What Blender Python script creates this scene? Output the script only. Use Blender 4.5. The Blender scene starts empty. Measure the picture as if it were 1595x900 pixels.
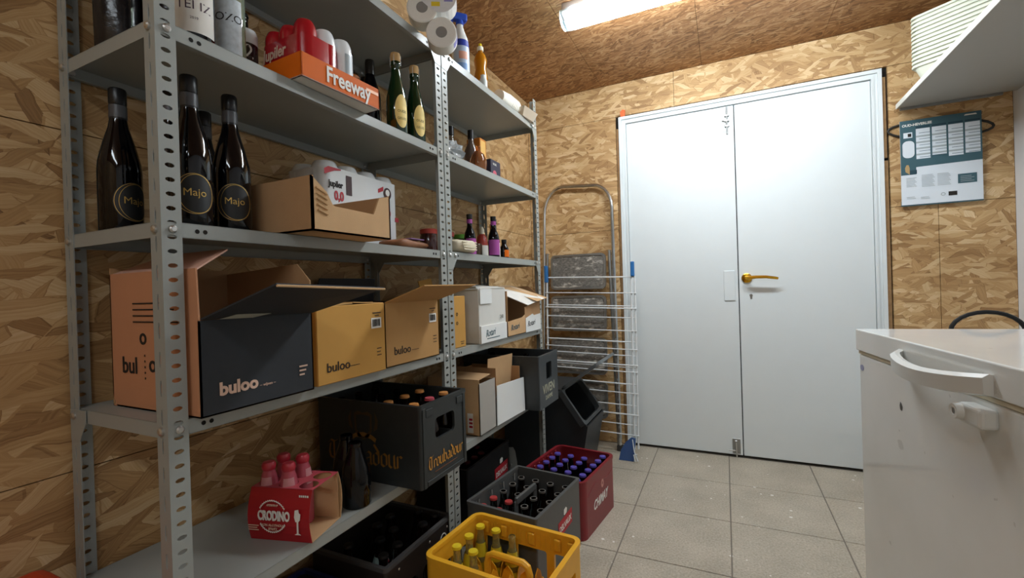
import bpy, bmesh, math, random
from mathutils import Vector, Matrix

# ------------------------------------------------------------------ camera, world, exposure
SC = bpy.context.scene
COL = SC.collection
cam_d = bpy.data.cameras.new('camera')
cam = bpy.data.objects.new('camera', cam_d)
COL.objects.link(cam)
cam_d.sensor_fit = 'HORIZONTAL'
cam_d.sensor_width = 36.0
cam_d.lens = 36.0 * 703.6 / 1595.0
cam_d.clip_start = 0.02
_r = Vector((0.90445, 0.42545, -0.03094)); _u = Vector((0.02642, 0.01653, 0.99951)); _f = Vector((-0.42575, 0.90483, -0.00371))
cam.matrix_world = Matrix(((_r.x, _u.x, -_f.x, 0.0), (_r.y, _u.y, -_f.y, 0.0), (_r.z, _u.z, -_f.z, 1.0314), (0, 0, 0, 1)))
SC.camera = cam
wd = bpy.data.worlds.new('world'); SC.world = wd; wd.use_nodes = True
wd.node_tree.nodes['Background'].inputs[0].default_value = (0.8, 0.9, 1.0, 1)
wd.node_tree.nodes['Background'].inputs[1].default_value = 0.05
SC.view_settings.view_transform = 'Standard'
SC.view_settings.look = 'None'
SC.view_settings.exposure = 1.15
SC.view_settings.gamma = 1.0
SC.view_settings.use_curve_mapping = False
LAMP_STRENGTH = 26.0
LAMP2 = 0.42  # relative strength of the added lamp behind the camera

# ------------------------------------------------------------------ room numbers (metres)
XL, XR, YB, YN, ZC = -1.219, 1.25, 2.938, -1.7, 2.319
XF, XBK = -0.868, -1.208            # front and rear plane of the shelving posts
LV = {'Z': 1.851, 'A': 1.501, 'B': 1.151, 'C': 0.801, 'D': 0.451}   # bolt heights
TZ = {k: v + 0.0141 for k, v in LV.items()}                          # shelf tops
rnd = random.Random(7)

# ------------------------------------------------------------------ colour + material helpers
def lin(h):
    h = h.lstrip('#')
    o = []
    for i in (0, 2, 4):
        c = int(h[i:i + 2], 16) / 255.0
        o.append(c / 12.92 if c <= 0.04045 else ((c + 0.055) / 1.055) ** 2.4)
    return (o[0], o[1], o[2], 1.0)

class N:
    def __init__(s, name):
        s.m = bpy.data.materials.new(name); s.m.use_nodes = True
        s.t = s.m.node_tree; s.b = s.t.nodes['Principled BSDF']
    def n(s, typ, **kw):
        x = s.t.nodes.new(typ)
        for k, v in kw.items():
            setattr(x, k, v)
        return x
    def l(s, a, b):
        s.t.links.new(a, b)
    def math(s, op, a, b=None, c=None):
        x = s.n('ShaderNodeMath', operation=op)
        for i, v in enumerate((a, b, c)):
            if v is None: continue
            if isinstance(v, (int, float)): x.inputs[i].default_value = v
            else: s.l(v, x.inputs[i])
        return x.outputs[0]
    def mix(s, f, a, b, mode='MIX'):
        x = s.n('ShaderNodeMix', data_type='RGBA', blend_type=mode)
        for i, v in ((0, f), (6, a), (7, b)):
            if isinstance(v, (int, float, tuple)): x.inputs[i].default_value = v
            else: s.l(v, x.inputs[i])
        return x.outputs[2]
    def ramp(s, f, stops):
        x = s.n('ShaderNodeValToRGB')
        e = x.color_ramp.elements
        while len(e) < len(stops): e.new(0.5)
        for i, (p, c) in enumerate(stops):
            e[i].position = p; e[i].color = lin(c) if isinstance(c, str) else c
        s.l(f, x.inputs[0])
        return x.outputs[0]

MATS = {}
def mat(name, col, rough=0.5, metal=0.0, var=0.12, vs=12.0, bump=0.0, bs=250.0, trans=0.0, ior=1.45, coat=0.0, spec=0.5, alpha=1.0, stretch=None):
    if name in MATS: return MATS[name]
    s = N(name); c = lin(col)
    tc = s.n('ShaderNodeTexCoord')
    mp = s.n('ShaderNodeMapping'); s.l(tc.outputs['Object'], mp.inputs[0])
    if stretch: mp.inputs['Scale'].default_value = stretch
    nz = s.n('ShaderNodeTexNoise'); nz.inputs['Scale'].default_value = vs; nz.inputs['Detail'].default_value = 4
    s.l(mp.outputs[0], nz.inputs['Vector'])
    a = tuple(min(1, x * (1 + var)) for x in c[:3]) + (1,)
    b = tuple(x * (1 - var) for x in c[:3]) + (1,)
    s.l(s.mix(nz.outputs[0], b, a), s.b.inputs['Base Color'])
    s.b.inputs['Roughness'].default_value = rough
    s.b.inputs['Metallic'].default_value = metal
    s.b.inputs['Transmission Weight'].default_value = trans
    s.b.inputs['IOR'].default_value = ior
    s.b.inputs['Coat Weight'].default_value = coat
    s.b.inputs['Specular IOR Level'].default_value = spec
    s.b.inputs['Alpha'].default_value = alpha
    if bump:
        n2 = s.n('ShaderNodeTexNoise'); n2.inputs['Scale'].default_value = bs; n2.inputs['Detail'].default_value = 3
        s.l(mp.outputs[0], n2.inputs['Vector'])
        bp = s.n('ShaderNodeBump'); bp.inputs['Strength'].default_value = bump; bp.inputs['Distance'].default_value = 0.002
        s.l(n2.outputs[0], bp.inputs['Height']); s.l(bp.outputs[0], s.b.inputs['Normal'])
    MATS[name] = s.m
    return s.m

def emit(name, col, strength):
    s = N(name); s.b.inputs['Base Color'].default_value = lin(col)
    s.b.inputs['Emission Color'].default_value = lin(col); s.b.inputs['Emission Strength'].default_value = strength
    MATS[name] = s.m
    return s.m

def osb(name, ax, flake=0.11, wid=0.022, tones=None, base_rot=0.0, contrast=1.0):
    """oriented strand board: layers of stretched voronoi cells laid over one another"""
    s = N(name)
    g = s.n('ShaderNodeNewGeometry'); sp = s.n('ShaderNodeSeparateXYZ'); s.l(g.outputs['Position'], sp.inputs[0])
    cb = s.n('ShaderNodeCombineXYZ')
    s.l(sp.outputs[ax[0]], cb.inputs[0]); s.l(sp.outputs[ax[1]], cb.inputs[1])
    dn = s.n('ShaderNodeTexNoise', noise_dimensions='2D'); dn.inputs['Scale'].default_value = 2.2 / flake; dn.inputs['Detail'].default_value = 5
    s.l(cb.outputs[0], dn.inputs['Vector'])
    va = s.n('ShaderNodeVectorMath', operation='MULTIPLY_ADD'); s.l(dn.outputs['Color'], va.inputs[0])
    va.inputs[1].default_value = (flake * 0.10,) * 3; s.l(cb.outputs[0], va.inputs[2])
    tones = tones or ['#6b4b2a', '#a67f51', '#c49e6b', '#d5b383', '#e8cfa6']
    col = None; hgt = None
    layers = ((8, 1.15, 1.6, -1), (-34, 1.0, 1.3, 0.45), (41, 1.0, 1.2, 0.5), (-58, 0.9, 1.1, 0.6), (5, 1.1, 1.0, 0.55), (-17, 0.95, 0.9, 0.6), (64, 0.7, 0.9, 0.72), (24, 0.9, 0.75, 0.62), (-40, 0.7, 0.6, 0.7), (-6, 0.75, 0.5, 0.72))
    for i, (ang, sc, sw, thr) in enumerate(layers):
        vr = s.n('ShaderNodeVectorRotate', rotation_type='Z_AXIS'); s.l(va.outputs[0], vr.inputs[0]); vr.inputs['Angle'].default_value = math.radians(ang + base_rot)
        mp = s.n('ShaderNodeMapping'); s.l(vr.outputs[0], mp.inputs[0])
        mp.inputs['Scale'].default_value = (1 / (flake * sc), 1 / (wid * sw), 1)
        mp.inputs['Location'].default_value = (i * 7.31, i * 3.77, 0)
        vo = s.n('ShaderNodeTexVoronoi', voronoi_dimensions='2D'); vo.inputs['Scale'].default_value = 1.0; vo.inputs['Randomness'].default_value = 0.9
        s.l(mp.outputs[0], vo.inputs['Vector'])
        sc3 = s.n('ShaderNodeSeparateColor'); s.l(vo.outputs['Color'], sc3.inputs[0])
        m2 = s.n('ShaderNodeMapping'); s.l(mp.outputs[0], m2.inputs[0]); m2.inputs['Scale'].default_value = (1.1, 11 * sw, 1)
        gn = s.n('ShaderNodeTexNoise', noise_dimensions='2D'); gn.inputs['Scale'].default_value = 1.0; gn.inputs['Detail'].default_value = 3; s.l(m2.outputs[0], gn.inputs['Vector'])
        v = s.math('MULTIPLY_ADD', sc3.outputs[1], 0.62, 0.26)
        v = s.math('MULTIPLY_ADD', s.math('SUBTRACT', gn.outputs[0], 0.5), 0.55, v)
        v = s.math('MULTIPLY_ADD', s.math('SUBTRACT', v, 0.58), contrast, 0.58)
        dk = s.math('SUBTRACT', 1.0, s.math('MULTIPLY', s.math('GREATER_THAN', sc3.outputs[2], 0.94), 0.3))
        v = s.math('MULTIPLY', v, dk)
        if i >= 3:
            ve = s.n('ShaderNodeTexVoronoi', voronoi_dimensions='2D', feature='DISTANCE_TO_EDGE'); ve.inputs['Scale'].default_value = 1.0; ve.inputs['Randomness'].default_value = 0.9
            s.l(mp.outputs[0], ve.inputs['Vector'])
            ed = s.math('MULTIPLY', s.math('LESS_THAN', ve.outputs['Distance'], 0.035), s.math('GREATER_THAN', sc3.outputs[2], 0.45))
            v = s.math('MULTIPLY', v, s.math('SUBTRACT', 1.0, s.math('MULTIPLY', ed, 0.36)))
        h = s.math('ADD', s.math('MULTIPLY', sc3.outputs[1], 0.6), s.math('MULTIPLY', vo.outputs['Distance'], -0.5))
        if col is None: col, hgt = v, h
        else:
            k = s.math('GREATER_THAN', sc3.outputs[0], thr)
            mx = s.n('ShaderNodeMix'); s.l(k, mx.inputs[0]); s.l(col, mx.inputs[2]); s.l(v, mx.inputs[3]); col = mx.outputs[0]
            mh = s.n('ShaderNodeMix'); s.l(k, mh.inputs[0]); s.l(hgt, mh.inputs[2]); s.l(s.math('ADD', h, 0.3), mh.inputs[3]); hgt = mh.outputs[0]
    rc = s.ramp(col, [(0.05, tones[0]), (0.3, tones[1]), (0.52, tones[2]), (0.72, tones[3]), (0.98, tones[4])])
    big = s.n('ShaderNodeTexNoise', noise_dimensions='2D'); big.inputs['Scale'].default_value = 2.2; s.l(cb.outputs[0], big.inputs['Vector'])
    tint = s.ramp(big.outputs[0], [(0.35, (0.80, 0.76, 0.70, 1)), (0.62, (1, 1, 1, 1))])
    s.l(s.mix(1.0, rc, tint, 'MULTIPLY'), s.b.inputs['Base Color'])
    s.b.inputs['Roughness'].default_value = 0.62
    bp = s.n('ShaderNodeBump'); bp.inputs['Strength'].default_value = 0.35; bp.inputs['Distance'].default_value = 0.0015
    s.l(hgt, bp.inputs['Height']); s.l(bp.outputs[0], s.b.inputs['Normal'])
    MATS[name] = s.m
    return s.m

# ------------------------------------------------------------------ geometry helpers
def F(o, x, y):
    """frame: origin o, local x and y directions, z = x cross y"""
    x = Vector(x).normalized(); y = Vector(y).normalized(); z = x.cross(y)
    return Matrix(((x.x, y.x, z.x, o[0]), (x.y, y.y, z.y, o[1]), (x.z, y.z, z.z, o[2]), (0, 0, 0, 1)))
def T(x=0, y=0, z=0): return Matrix.Translation((x, y, z))
def RZ(d): return Matrix.Rotation(math.radians(d), 4, 'Z')
def RX(d): return Matrix.Rotation(math.radians(d), 4, 'X')
def RY(d): return Matrix.Rotation(math.radians(d), 4, 'Y')

class G:
    def __init__(s): s.bm = bmesh.new()
    def add(s, src, M=None):
        M = M or Matrix.Identity(4)
        vm = {}
        for v in src.verts: vm[v] = s.bm.verts.new(M @ v.co)
        for f in src.faces:
            try: s.bm.faces.new([vm[v] for v in f.verts])
            except ValueError: pass
        src.free()
        return s
    def box(s, x0, x1, y0, y1, z0, z1, bev=0.0, seg=2, M=None):
        b = bmesh.new()
        bmesh.ops.create_cube(b, size=1.0)
        for v in b.verts:
            v.co = Vector(((x0 + x1) / 2 + v.co.x * (x1 - x0), (y0 + y1) / 2 + v.co.y * (y1 - y0), (z0 + z1) / 2 + v.co.z * (z1 - z0)))
        if bev: bmesh.ops.bevel(b, geom=b.edges[:], offset=bev, segments=seg, affect='EDGES', profile=0.5, clamp_overlap=True)
        return s.add(b, M)
    def lathe(s, prof, n=24, M=None, a0=0.0, a1=360.0, closed=True):
        b = bmesh.new(); full = abs(a1 - a0) >= 359.9
        k = n if full else n + 1
        rings = []
        for r, z in prof:
            if r < 1e-6: rings.append([b.verts.new((0, 0, z))])
            else: rings.append([b.verts.new((r * math.cos(math.radians(a0 + (a1 - a0) * i / n)), r * math.sin(math.radians(a0 + (a1 - a0) * i / n)), z)) for i in range(k)])
        for A, B in zip(rings, rings[1:]):
            for i in range(n):
                j = (i + 1) % k
                q = [A[0] if len(A) == 1 else A[i]] + ([] if len(A) == 1 else [A[j]]) + ([B[0]] if len(B) == 1 else [B[j], B[i]])
                if len(q) >= 3: b.faces.new(q)
        return s.add(b, M)
    def tube(s, pts, r, n=8, closed=False, M=None, caps=True):
        b = bmesh.new(); P = [Vector(p) for p in pts]; rings = []; up = None; m = len(P)
        for i in range(m):
            a = P[i - 1] if (i > 0 or closed) else P[i]; c = P[(i + 1) % m] if (i < m - 1 or closed) else P[i]
            t = (c - a).normalized()
            if up is None:
                up = Vector((0, 0, 1)) if abs(t.z) < 0.9 else Vector((1, 0, 0))
            u = (up - t * up.dot(t)).normalized(); up = u; w = t.cross(u)
            rr = r[i] if isinstance(r, (list, tuple)) else r
            rings.append([b.verts.new(P[i] + (u * math.cos(2 * math.pi * k / n) + w * math.sin(2 * math.pi * k / n)) * rr) for k in range(n)])
        for i in range(m if closed else m - 1):
            A, B = rings[i], rings[(i + 1) % m]
            for k in range(n): b.faces.new([A[k], A[(k + 1) % n], B[(k + 1) % n], B[k]])
        if caps and not closed:
            b.faces.new(rings[0][::-1]); b.faces.new(rings[-1])
        return s.add(b, M)
    def poly(s, outer, t, M=None, holes=()):
        """flat outline with holes, front at local z=0, thickness t behind it"""
        b = bmesh.new(); E = []
        for lp in [outer] + list(holes):
            vs = [b.verts.new((p[0], p[1], 0)) for p in lp]
            for i in range(len(vs)): E.append(b.edges.new((vs[i], vs[(i + 1) % len(vs)])))
        bmesh.ops.triangle_fill(b, use_beauty=True, use_dissolve=False, edges=E)
        bmesh.ops.recalc_face_normals(b, faces=b.faces[:])
        if b.faces and sum(f.normal.z * f.calc_area() for f in b.faces) < 0: bmesh.ops.reverse_faces(b, faces=b.faces[:])
        if t:
            r = bmesh.ops.extrude_face_region(b, geom=b.faces[:])
            nv = [v for v in r['geom'] if isinstance(v, bmesh.types.BMVert)]
            for v in nv: v.co.z -= t
            bmesh.ops.recalc_face_normals(b, faces=b.faces[:])
        return s.add(b, M)
    def tris(s, verts, faces, M=None):
        b = bmesh.new(); vs = [b.verts.new(v) for v in verts]
        for f in faces: b.faces.new([vs[i] for i in f])
        return s.add(b, M)
    def bend(s, r):
        """wrap local (x right, y up, z out) round a vertical cylinder of radius r, facing +x"""
        for v in s.bm.verts:
            a = v.co.x / r; d = r + v.co.z; y = v.co.y
            v.co = Vector((d * math.cos(a), d * math.sin(a), y))
        return s
    def xf(s, M):
        bmesh.ops.transform(s.bm, matrix=M, verts=s.bm.verts[:]); return s
    def mesh(s, name, m, smooth=False, ang=35):
        me = bpy.data.meshes.new(name)
        s.bm.normal_update(); s.bm.to_mesh(me); s.bm.free()
        me.materials.append(m)
        if smooth:
            me.polygons.foreach_set('use_smooth', [True] * len(me.polygons)); me.set_sharp_from_angle(angle=math.radians(ang))
        return me

def link(name, me, parent=None, label=None, M=None):
    o = bpy.data.objects.new(name, me); COL.objects.link(o)
    if parent: o.parent = parent
    if M is not None: o.matrix_local = M
    if label: o['label'] = label
    return o
def part(name, g, m, parent, smooth=False, label=None, M=None, ang=35):
    return link(name, g.mesh(name, m, smooth, ang), parent, label, M)
def tag(o, label, cat, group=None):
    o['label'] = label; o['category'] = cat
    if group: o['group'] = group
    return o
def thing(name, label, cat, loc=(0, 0, 0), rz=0.0, group=None, M=None):
    o = bpy.data.objects.new(name, None); COL.objects.link(o); o.empty_display_size = 0.05
    if M is not None: o.matrix_world = M
    else: o.location = loc; o.rotation_euler = (0, 0, math.radians(rz))
    return tag(o, label, cat, group)
def struct(name, g, m, parent=None):
    o = link(name, g.mesh(name, m), parent)
    if parent is None: o['kind'] = 'structure'
    return o
def spawn(proto, name, label, cat, loc, rz=0.0, group=None, M=None):
    """a thing whose parts share the prototype's meshes: proto = [(part name, mesh, [sub parts])]"""
    t = thing(name, label, cat, loc, rz, group, M)
    for p in proto:
        c = link(p[0], p[1], t, p[3] if len(p) > 3 else None)
        if len(p) > 2:
            for q in p[2]: link(q[0], q[1], c)
    return t
def rect(x0, y0, x1, y1): return [(x0, y0), (x1, y0), (x1, y1), (x0, y1)]
def rrect(x0, y0, x1, y1, r, n=5):
    o = []
    for cx, cy, a in ((x1 - r, y0 + r, -90), (x1 - r, y1 - r, 0), (x0 + r, y1 - r, 90), (x0 + r, y0 + r, 180)):
        for i in range(n + 1):
            t = math.radians(a + 90 * i / n); o.append((cx + r * math.cos(t), cy + r * math.sin(t)))
    return o
def disc(cx, cy, rx, ry=None, n=20): return [(cx + rx * math.cos(2 * math.pi * i / n), cy + (ry or rx) * math.sin(2 * math.pi * i / n)) for i in range(n)]

def text_bm(body, size, bold=0.0, shear=0.0, ext=0.0004, align='LEFT', xs=1.0):
    cu = bpy.data.curves.new('lettering', 'FONT'); cu.body = body; cu.size = size; cu.offset = bold; cu.shear = shear
    cu.extrude = ext; cu.align_x = align; cu.resolution_u = 3
    o = bpy.data.objects.new('lettering', cu); COL.objects.link(o)
    dg = bpy.context.evaluated_depsgraph_get(); dg.update()
    me = bpy.data.meshes.new_from_object(o.evaluated_get(dg))
    b = bmesh.new(); b.from_mesh(me)
    for v in b.verts: v.co.x *= xs
    bpy.data.objects.remove(o); bpy.data.curves.remove(cu); bpy.data.meshes.remove(me)
    return b
def letters(body, size, m, parent, M, name='lettering', bend=None, **kw):
    g = G(); g.add(text_bm(body, size, **kw))
    if bend:
        bmesh.ops.subdivide_edges(g.bm, edges=[e for e in g.bm.edges if e.calc_length() > size * 0.5], cuts=2)
        g.bend(bend)
    g.xf(M)
    return part(name, g, m, parent)
def flat(outline, m, parent, M, name='print', t=0.0006, holes=(), label=None):
    g = G(); g.poly(outline, t, M @ T(0, 0, t), holes)
    return part(name, g, m, parent, label=label)

# black-letter lettering drawn with a broad nib
BL = {'T': (1.0, [[(-.1, 1.25), (.15, 1.5), (.55, 1.38), (.9, 1.55)], [(.12, 1.2), (.0, .55), (.12, .12), (.45, 0), (.8, .22)], [(.5, 1.4), (.5, .12)]]),
      'r': (.55, [[(0, .95), (0, .05)], [(0, .78), (.22, 1), (.42, .86)]]),
      'o': (.75, [[(0, .15), (0, .85), (.25, 1), (.5, .85), (.5, .15), (.25, 0), (0, .15)]]),
      'u': (.82, [[(0, 1), (0, .15), (.22, 0), (.5, .2)], [(.5, 1), (.5, .12), (.62, 0)]]),
      'b': (.75, [[(-.08, 1.6), (0, 1.45), (0, .12), (.25, 0), (.5, .15), (.5, .8), (.25, 1), (0, .82)]]),
      'a': (.8, [[(.05, .82), (.25, 1), (.5, .85), (.5, .08), (.62, 0)], [(.5, .58), (.1, .46), (0, .2), (.2, 0), (.5, .16)]]),
      'd': (.78, [[(.05, 1.6), (.5, 1.05), (.5, .15), (.25, 0), (0, .15), (0, .8), (.25, 1), (.5, .84)]])}
def blackletter(word, size, m, parent, M, nib=0.085):
    g = G(); x = 0.0; nx, ny = nib, nib * 0.75
    for ch in word:
        w, st = BL[ch]
        for s in st:
            for (ax, ay), (bx, by) in zip(s, s[1:]):
                vs = [((x + ax - nx), ay - ny), ((x + ax + nx), ay + ny), ((x + bx + nx), by + ny), ((x + bx - nx), by - ny)]
                g.tris([(p * size, q * size, 0.0008) for p, q in vs], [(0, 1, 2, 3)])
        x += w
    for i, v in enumerate(g.bm.verts): pass
    bmesh.ops.recalc_face_normals(g.bm, faces=g.bm.faces[:])
    g.xf(M @ T(-x * size / 2, 0, 0))
    return part('lettering', g, m, parent)

# ------------------------------------------------------------------ materials
OSB_L = osb('osb_left_wall', (1, 2), flake=0.17, wid=0.040, base_rot=0, contrast=0.85)
OSB_B = osb('osb_rear_wall', (0, 2), flake=0.13, wid=0.032, base_rot=8, contrast=0.88)
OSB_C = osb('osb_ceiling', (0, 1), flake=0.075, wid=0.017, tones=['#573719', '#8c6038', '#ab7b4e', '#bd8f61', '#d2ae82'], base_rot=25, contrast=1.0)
M_EDGE = mat('board_edge', '#a8835a', 0.8, var=0.35, vs=60, bump=0.4, bs=120)
M_DARK = mat('dark_cavity', '#16120e', 0.9)
M_STEEL = mat('grey_shelf_paint', '#989b96', 0.36, 0.0, var=0.06, vs=8, bump=0.05, bs=500)
M_BOLT = mat('zinc_bolt', '#c9c8c4', 0.3, 0.9)
M_WHITE = mat('white_door_lacquer', '#dce2e3', 0.42, var=0.02, bump=0.05, bs=400)
M_WALLW = mat('white_wall_paint', '#e6e9ee', 0.6, var=0.03)
M_GOLD = mat('brass_handle', '#d9a531', 0.22, 1.0, var=0.1)
M_CHROME = mat('polished_aluminium', '#c4c6c6', 0.22, 1.0, var=0.12, vs=40)
M_ALU = mat('dull_aluminium', '#9b9c9a', 0.4, 0.9, var=0.2, vs=30)
M_KRAFT = mat('kraft_cardboard', '#c9a377', 0.85, var=0.07, vs=25, bump=0.15, bs=300)
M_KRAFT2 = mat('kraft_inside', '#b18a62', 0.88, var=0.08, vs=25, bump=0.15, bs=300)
M_PINK = mat('terracotta_carton', '#bf8763', 0.85, var=0.04, vs=20)
M_BLACKC = mat('charcoal_carton', '#2b2e33', 0.7, var=0.12, vs=60)
M_MUST = mat('mustard_carton', '#c69448', 0.8, var=0.05, vs=20)
M_WCART = mat('white_carton', '#d9d8d2', 0.75, var=0.04, vs=20)
M_INK = mat('black_ink', '#241f1b', 0.7)
M_INKW = mat('white_ink', '#e8e6e0', 0.6)
M_PINKINK = mat('pink_ink', '#d9b5a0', 0.7)
M_GREY = mat('dark_grey_plastic', '#4b4d4d', 0.45, var=0.15, vs=40, bump=0.1, bs=300)
M_BLK = mat('black_plastic', '#17181a', 0.4, var=0.2, vs=30, bump=0.1, bs=300)
M_BRN = mat('brown_black_plastic', '#2c2522', 0.4, var=0.2, vs=30)
M_RED = mat('red_crate_plastic', '#7f1f27', 0.38, var=0.12, vs=30, coat=0.1)
M_YEL = mat('yellow_crate_plastic', '#edae2c', 0.35, var=0.08, vs=30)
M_NAVY = mat('navy_plastic', '#1c2a63', 0.4)
M_BOTB = mat('black_glass', '#050508', 0.06, var=0.1)
M_BOTBR = mat('brown_glass', '#130b07', 0.07, var=0.2, coat=0.15)
M_BOTG = mat('green_glass', '#0c2c12', 0.06, var=0.3, coat=0.5)
M_CLEAR = mat('clear_glass', '#f2f6f4', 0.03, var=0.0, trans=1.0)
M_FILM = mat('clear_film', '#f4f6f6', 0.12, var=0.0, trans=0.85, bump=1.0, bs=40)
M_BLKCAP = mat('black_cap', '#141314', 0.35)
M_REDCAP = mat('red_cap', '#b5403e', 0.35, coat=0.2)
M_DREDCAP = mat('dark_red_cap', '#5b1420', 0.35)
M_BLUECAP = mat('violet_cap', '#5b4fa6', 0.3, coat=0.2)
M_ORCAP = mat('orange_cap', '#c98748', 0.4)
M_YELCAP = mat('yellow_cap', '#e3c72a', 0.35)
M_PAPER = mat('paper_label', '#e4dfd6', 0.7, var=0.03)
M_LABB = mat('black_label', '#1f2020', 0.5)
M_LABY = mat('yellow_label', '#ecd07f', 0.6, var=0.12, vs=60)
M_LABM = mat('mint_label', '#a9c3bd', 0.6)
M_GOLDINK = mat('gold_ink', '#c9a65a', 0.35, 0.6)
M_ORANGE = mat('orange_print', '#d9660b', 0.6, var=0.05, spec=0.25)
M_REDP = mat('red_film', '#a8121f', 0.2, var=0.12, vs=30, coat=0.5)
M_CANW = mat('white_can', '#dfe2e3', 0.25, var=0.03, coat=0.4)
M_REDINK = mat('red_ink', '#b01c2a', 0.5)
M_CRODR = mat('carmine_card', '#a3161f', 0.5, var=0.06, coat=0.1)
M_CRODT = mat('pink_red_card', '#c24f5a', 0.5)
M_PURP = mat('purple_label', '#a24a96', 0.5, var=0.1)
M_TEAL = mat('teal_print', '#3f5f68', 0.5, var=0.03)
M_PGREY = mat('grey_print', '#a9b3b5', 0.6)
M_BLUE = mat('blue_plastic', '#2f6fae', 0.4)
M_BLUEF = mat('slate_blue_plastic', '#3b5788', 0.4)
M_RUB = mat('dark_rubber', '#3a3733', 0.75, var=0.35, vs=20, bump=0.3, bs=90)
M_WIRE = mat('white_wire', '#dfe3e4', 0.35)
M_CREAM = mat('cream_plastic', '#dfe2d0', 0.45, var=0.02)
M_GASK = mat('cream_gasket', '#cfc6ae', 0.6)
M_LETTER_GOLD = mat('troubadour_gold', '#c98d33', 0.5, var=0.1, vs=80)
M_SHELFW = mat('grey_melamine', '#a9a59c', 0.5, var=0.02, bump=0.1, bs=600)

def floor_mat():
    s = N('speckled_floor_tile')
    g = s.n('ShaderNodeNewGeometry')
    n1 = s.n('ShaderNodeTexNoise'); n1.inputs['Scale'].default_value = 130; n1.inputs['Detail'].default_value = 5; n1.inputs['Roughness'].default_value = 0.7; s.l(g.outputs['Position'], n1.inputs['Vector'])
    n2 = s.n('ShaderNodeTexNoise'); n2.inputs['Scale'].default_value = 5; n2.inputs['Detail'].default_value = 5; s.l(g.outputs['Position'], n2.inputs['Vector'])
    c = s.ramp(n1.outputs[0], [(0.3, '#948b7d'), (0.47, '#b3aa9a'), (0.58, '#beb5a6'), (0.72, '#d6cfc1')])
    c = s.mix(1.0, c, s.ramp(n2.outputs[0], [(0.3, (0.8, 0.79, 0.76, 1)), (0.7, (1.05, 1.04, 1.02, 1))]), 'MULTIPLY')
    vo = s.n('ShaderNodeTexVoronoi', voronoi_dimensions='2D'); vo.inputs['Scale'].default_value = 15; s.l(g.outputs['Position'], vo.inputs['Vector'])
    sc = s.n('ShaderNodeSeparateColor'); s.l(vo.outputs['Color'], sc.inputs[0])
    rad = s.math('MULTIPLY', s.math('POWER', sc.outputs[1], 4), 0.13)
    nn = s.n('ShaderNodeTexNoise'); nn.inputs['Scale'].default_value = 160; s.l(g.outputs['Position'], nn.inputs['Vector'])
    d = s.math('ADD', vo.outputs['Distance'], s.math('MULTIPLY', nn.outputs[0], 0.05))
    sp = s.math('MULTIPLY', s.math('LESS_THAN', d, rad), s.math('GREATER_THAN', sc.outputs[0], 0.35))
    s.l(s.mix(sp, c, lin('#e6e4de')), s.b.inputs['Base Color'])
    s.b.inputs['Roughness'].default_value = 0.5
    bp = s.n('ShaderNodeBump'); bp.inputs['Strength'].default_value = 0.12; bp.inputs['Distance'].default_value = 0.001; s.l(n1.outputs[0], bp.inputs['Height']); s.l(bp.outputs[0], s.b.inputs['Normal'])
    return s.m
M_TILE = floor_mat()
M_GROUT = mat('grout', '#7d756b', 0.9, var=0.2, vs=40)

def freezer_mat():
    s = N('freezer_enamel')
    tc = s.n('ShaderNodeTexCoord')
    n1 = s.n('ShaderNodeTexNoise'); n1.inputs['Scale'].default_value = 3.0; n1.inputs['Detail'].default_value = 4; s.l(tc.outputs['Object'], n1.inputs['Vector'])
    n3 = s.n('ShaderNodeTexNoise'); n3.inputs['Scale'].default_value = 14; n3.inputs['Detail'].default_value = 6; s.l(tc.outputs['Object'], n3.inputs['Vector'])
    c = s.ramp(n1.outputs[0], [(0.3, '#dfe0dc'), (0.7, '#ebecea')])
    s.l(s.mix(s.math('MULTIPLY', s.math('GREATER_THAN', n3.outputs[0], 0.69), 0.25), c, lin('#8d8a80')), s.b.inputs['Base Color'])
    s.b.inputs['Roughness'].default_value = 0.08
    n2 = s.n('ShaderNodeTexNoise'); n2.inputs['Scale'].default_value = 900; s.l(tc.outputs['Object'], n2.inputs['Vector'])
    n4 = s.n('ShaderNodeTexNoise'); n4.inputs['Scale'].default_value = 4; s.l(tc.outputs['Object'], n4.inputs['Vector'])
    bp = s.n('ShaderNodeBump'); bp.inputs['Strength'].default_value = 0.01; bp.inputs['Distance'].default_value = 0.0005; s.l(n2.outputs[0], bp.inputs['Height'])
    b2 = s.n('ShaderNodeBump'); b2.inputs['Strength'].default_value = 0.12; b2.inputs['Distance'].default_value = 0.003; s.l(n4.outputs[0], b2.inputs['Height']); s.l(bp.outputs[0], b2.inputs['Normal'])
    s.l(b2.outputs[0], s.b.inputs['Normal'])
    return s.m
M_FRZ = freezer_mat()

def tread_mat():
    s = N('paint_spattered_tread')
    tc = s.n('ShaderNodeTexCoord')
    mp = s.n('ShaderNodeMapping'); mp.inputs['Scale'].default_value = (1, 1, 2.2); s.l(tc.outputs['Object'], mp.inputs[0])
    n1 = s.n('ShaderNodeTexNoise'); n1.inputs['Scale'].default_value = 13; n1.inputs['Detail'].default_value = 7; n1.inputs['Roughness'].default_value = 0.68; s.l(mp.outputs[0], n1.inputs['Vector'])
    n2 = s.n('ShaderNodeTexNoise'); n2.inputs['Scale'].default_value = 60; n2.inputs['Detail'].default_value = 3; s.l(mp.outputs[0], n2.inputs['Vector'])
    base = s.ramp(n2.outputs[0], [(0.35, '#5a5650'), (0.65, '#7d7870')])
    s.l(s.mix(s.ramp(n1.outputs[0], [(0.53, (0, 0, 0, 1)), (0.64, (0.9, 0.9, 0.9, 1))]), base, lin('#cdc6ba')), s.b.inputs['Base Color'])
    s.b.inputs['Roughness'].default_value = 0.7
    return s.m
M_TREAD = tread_mat()

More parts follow.
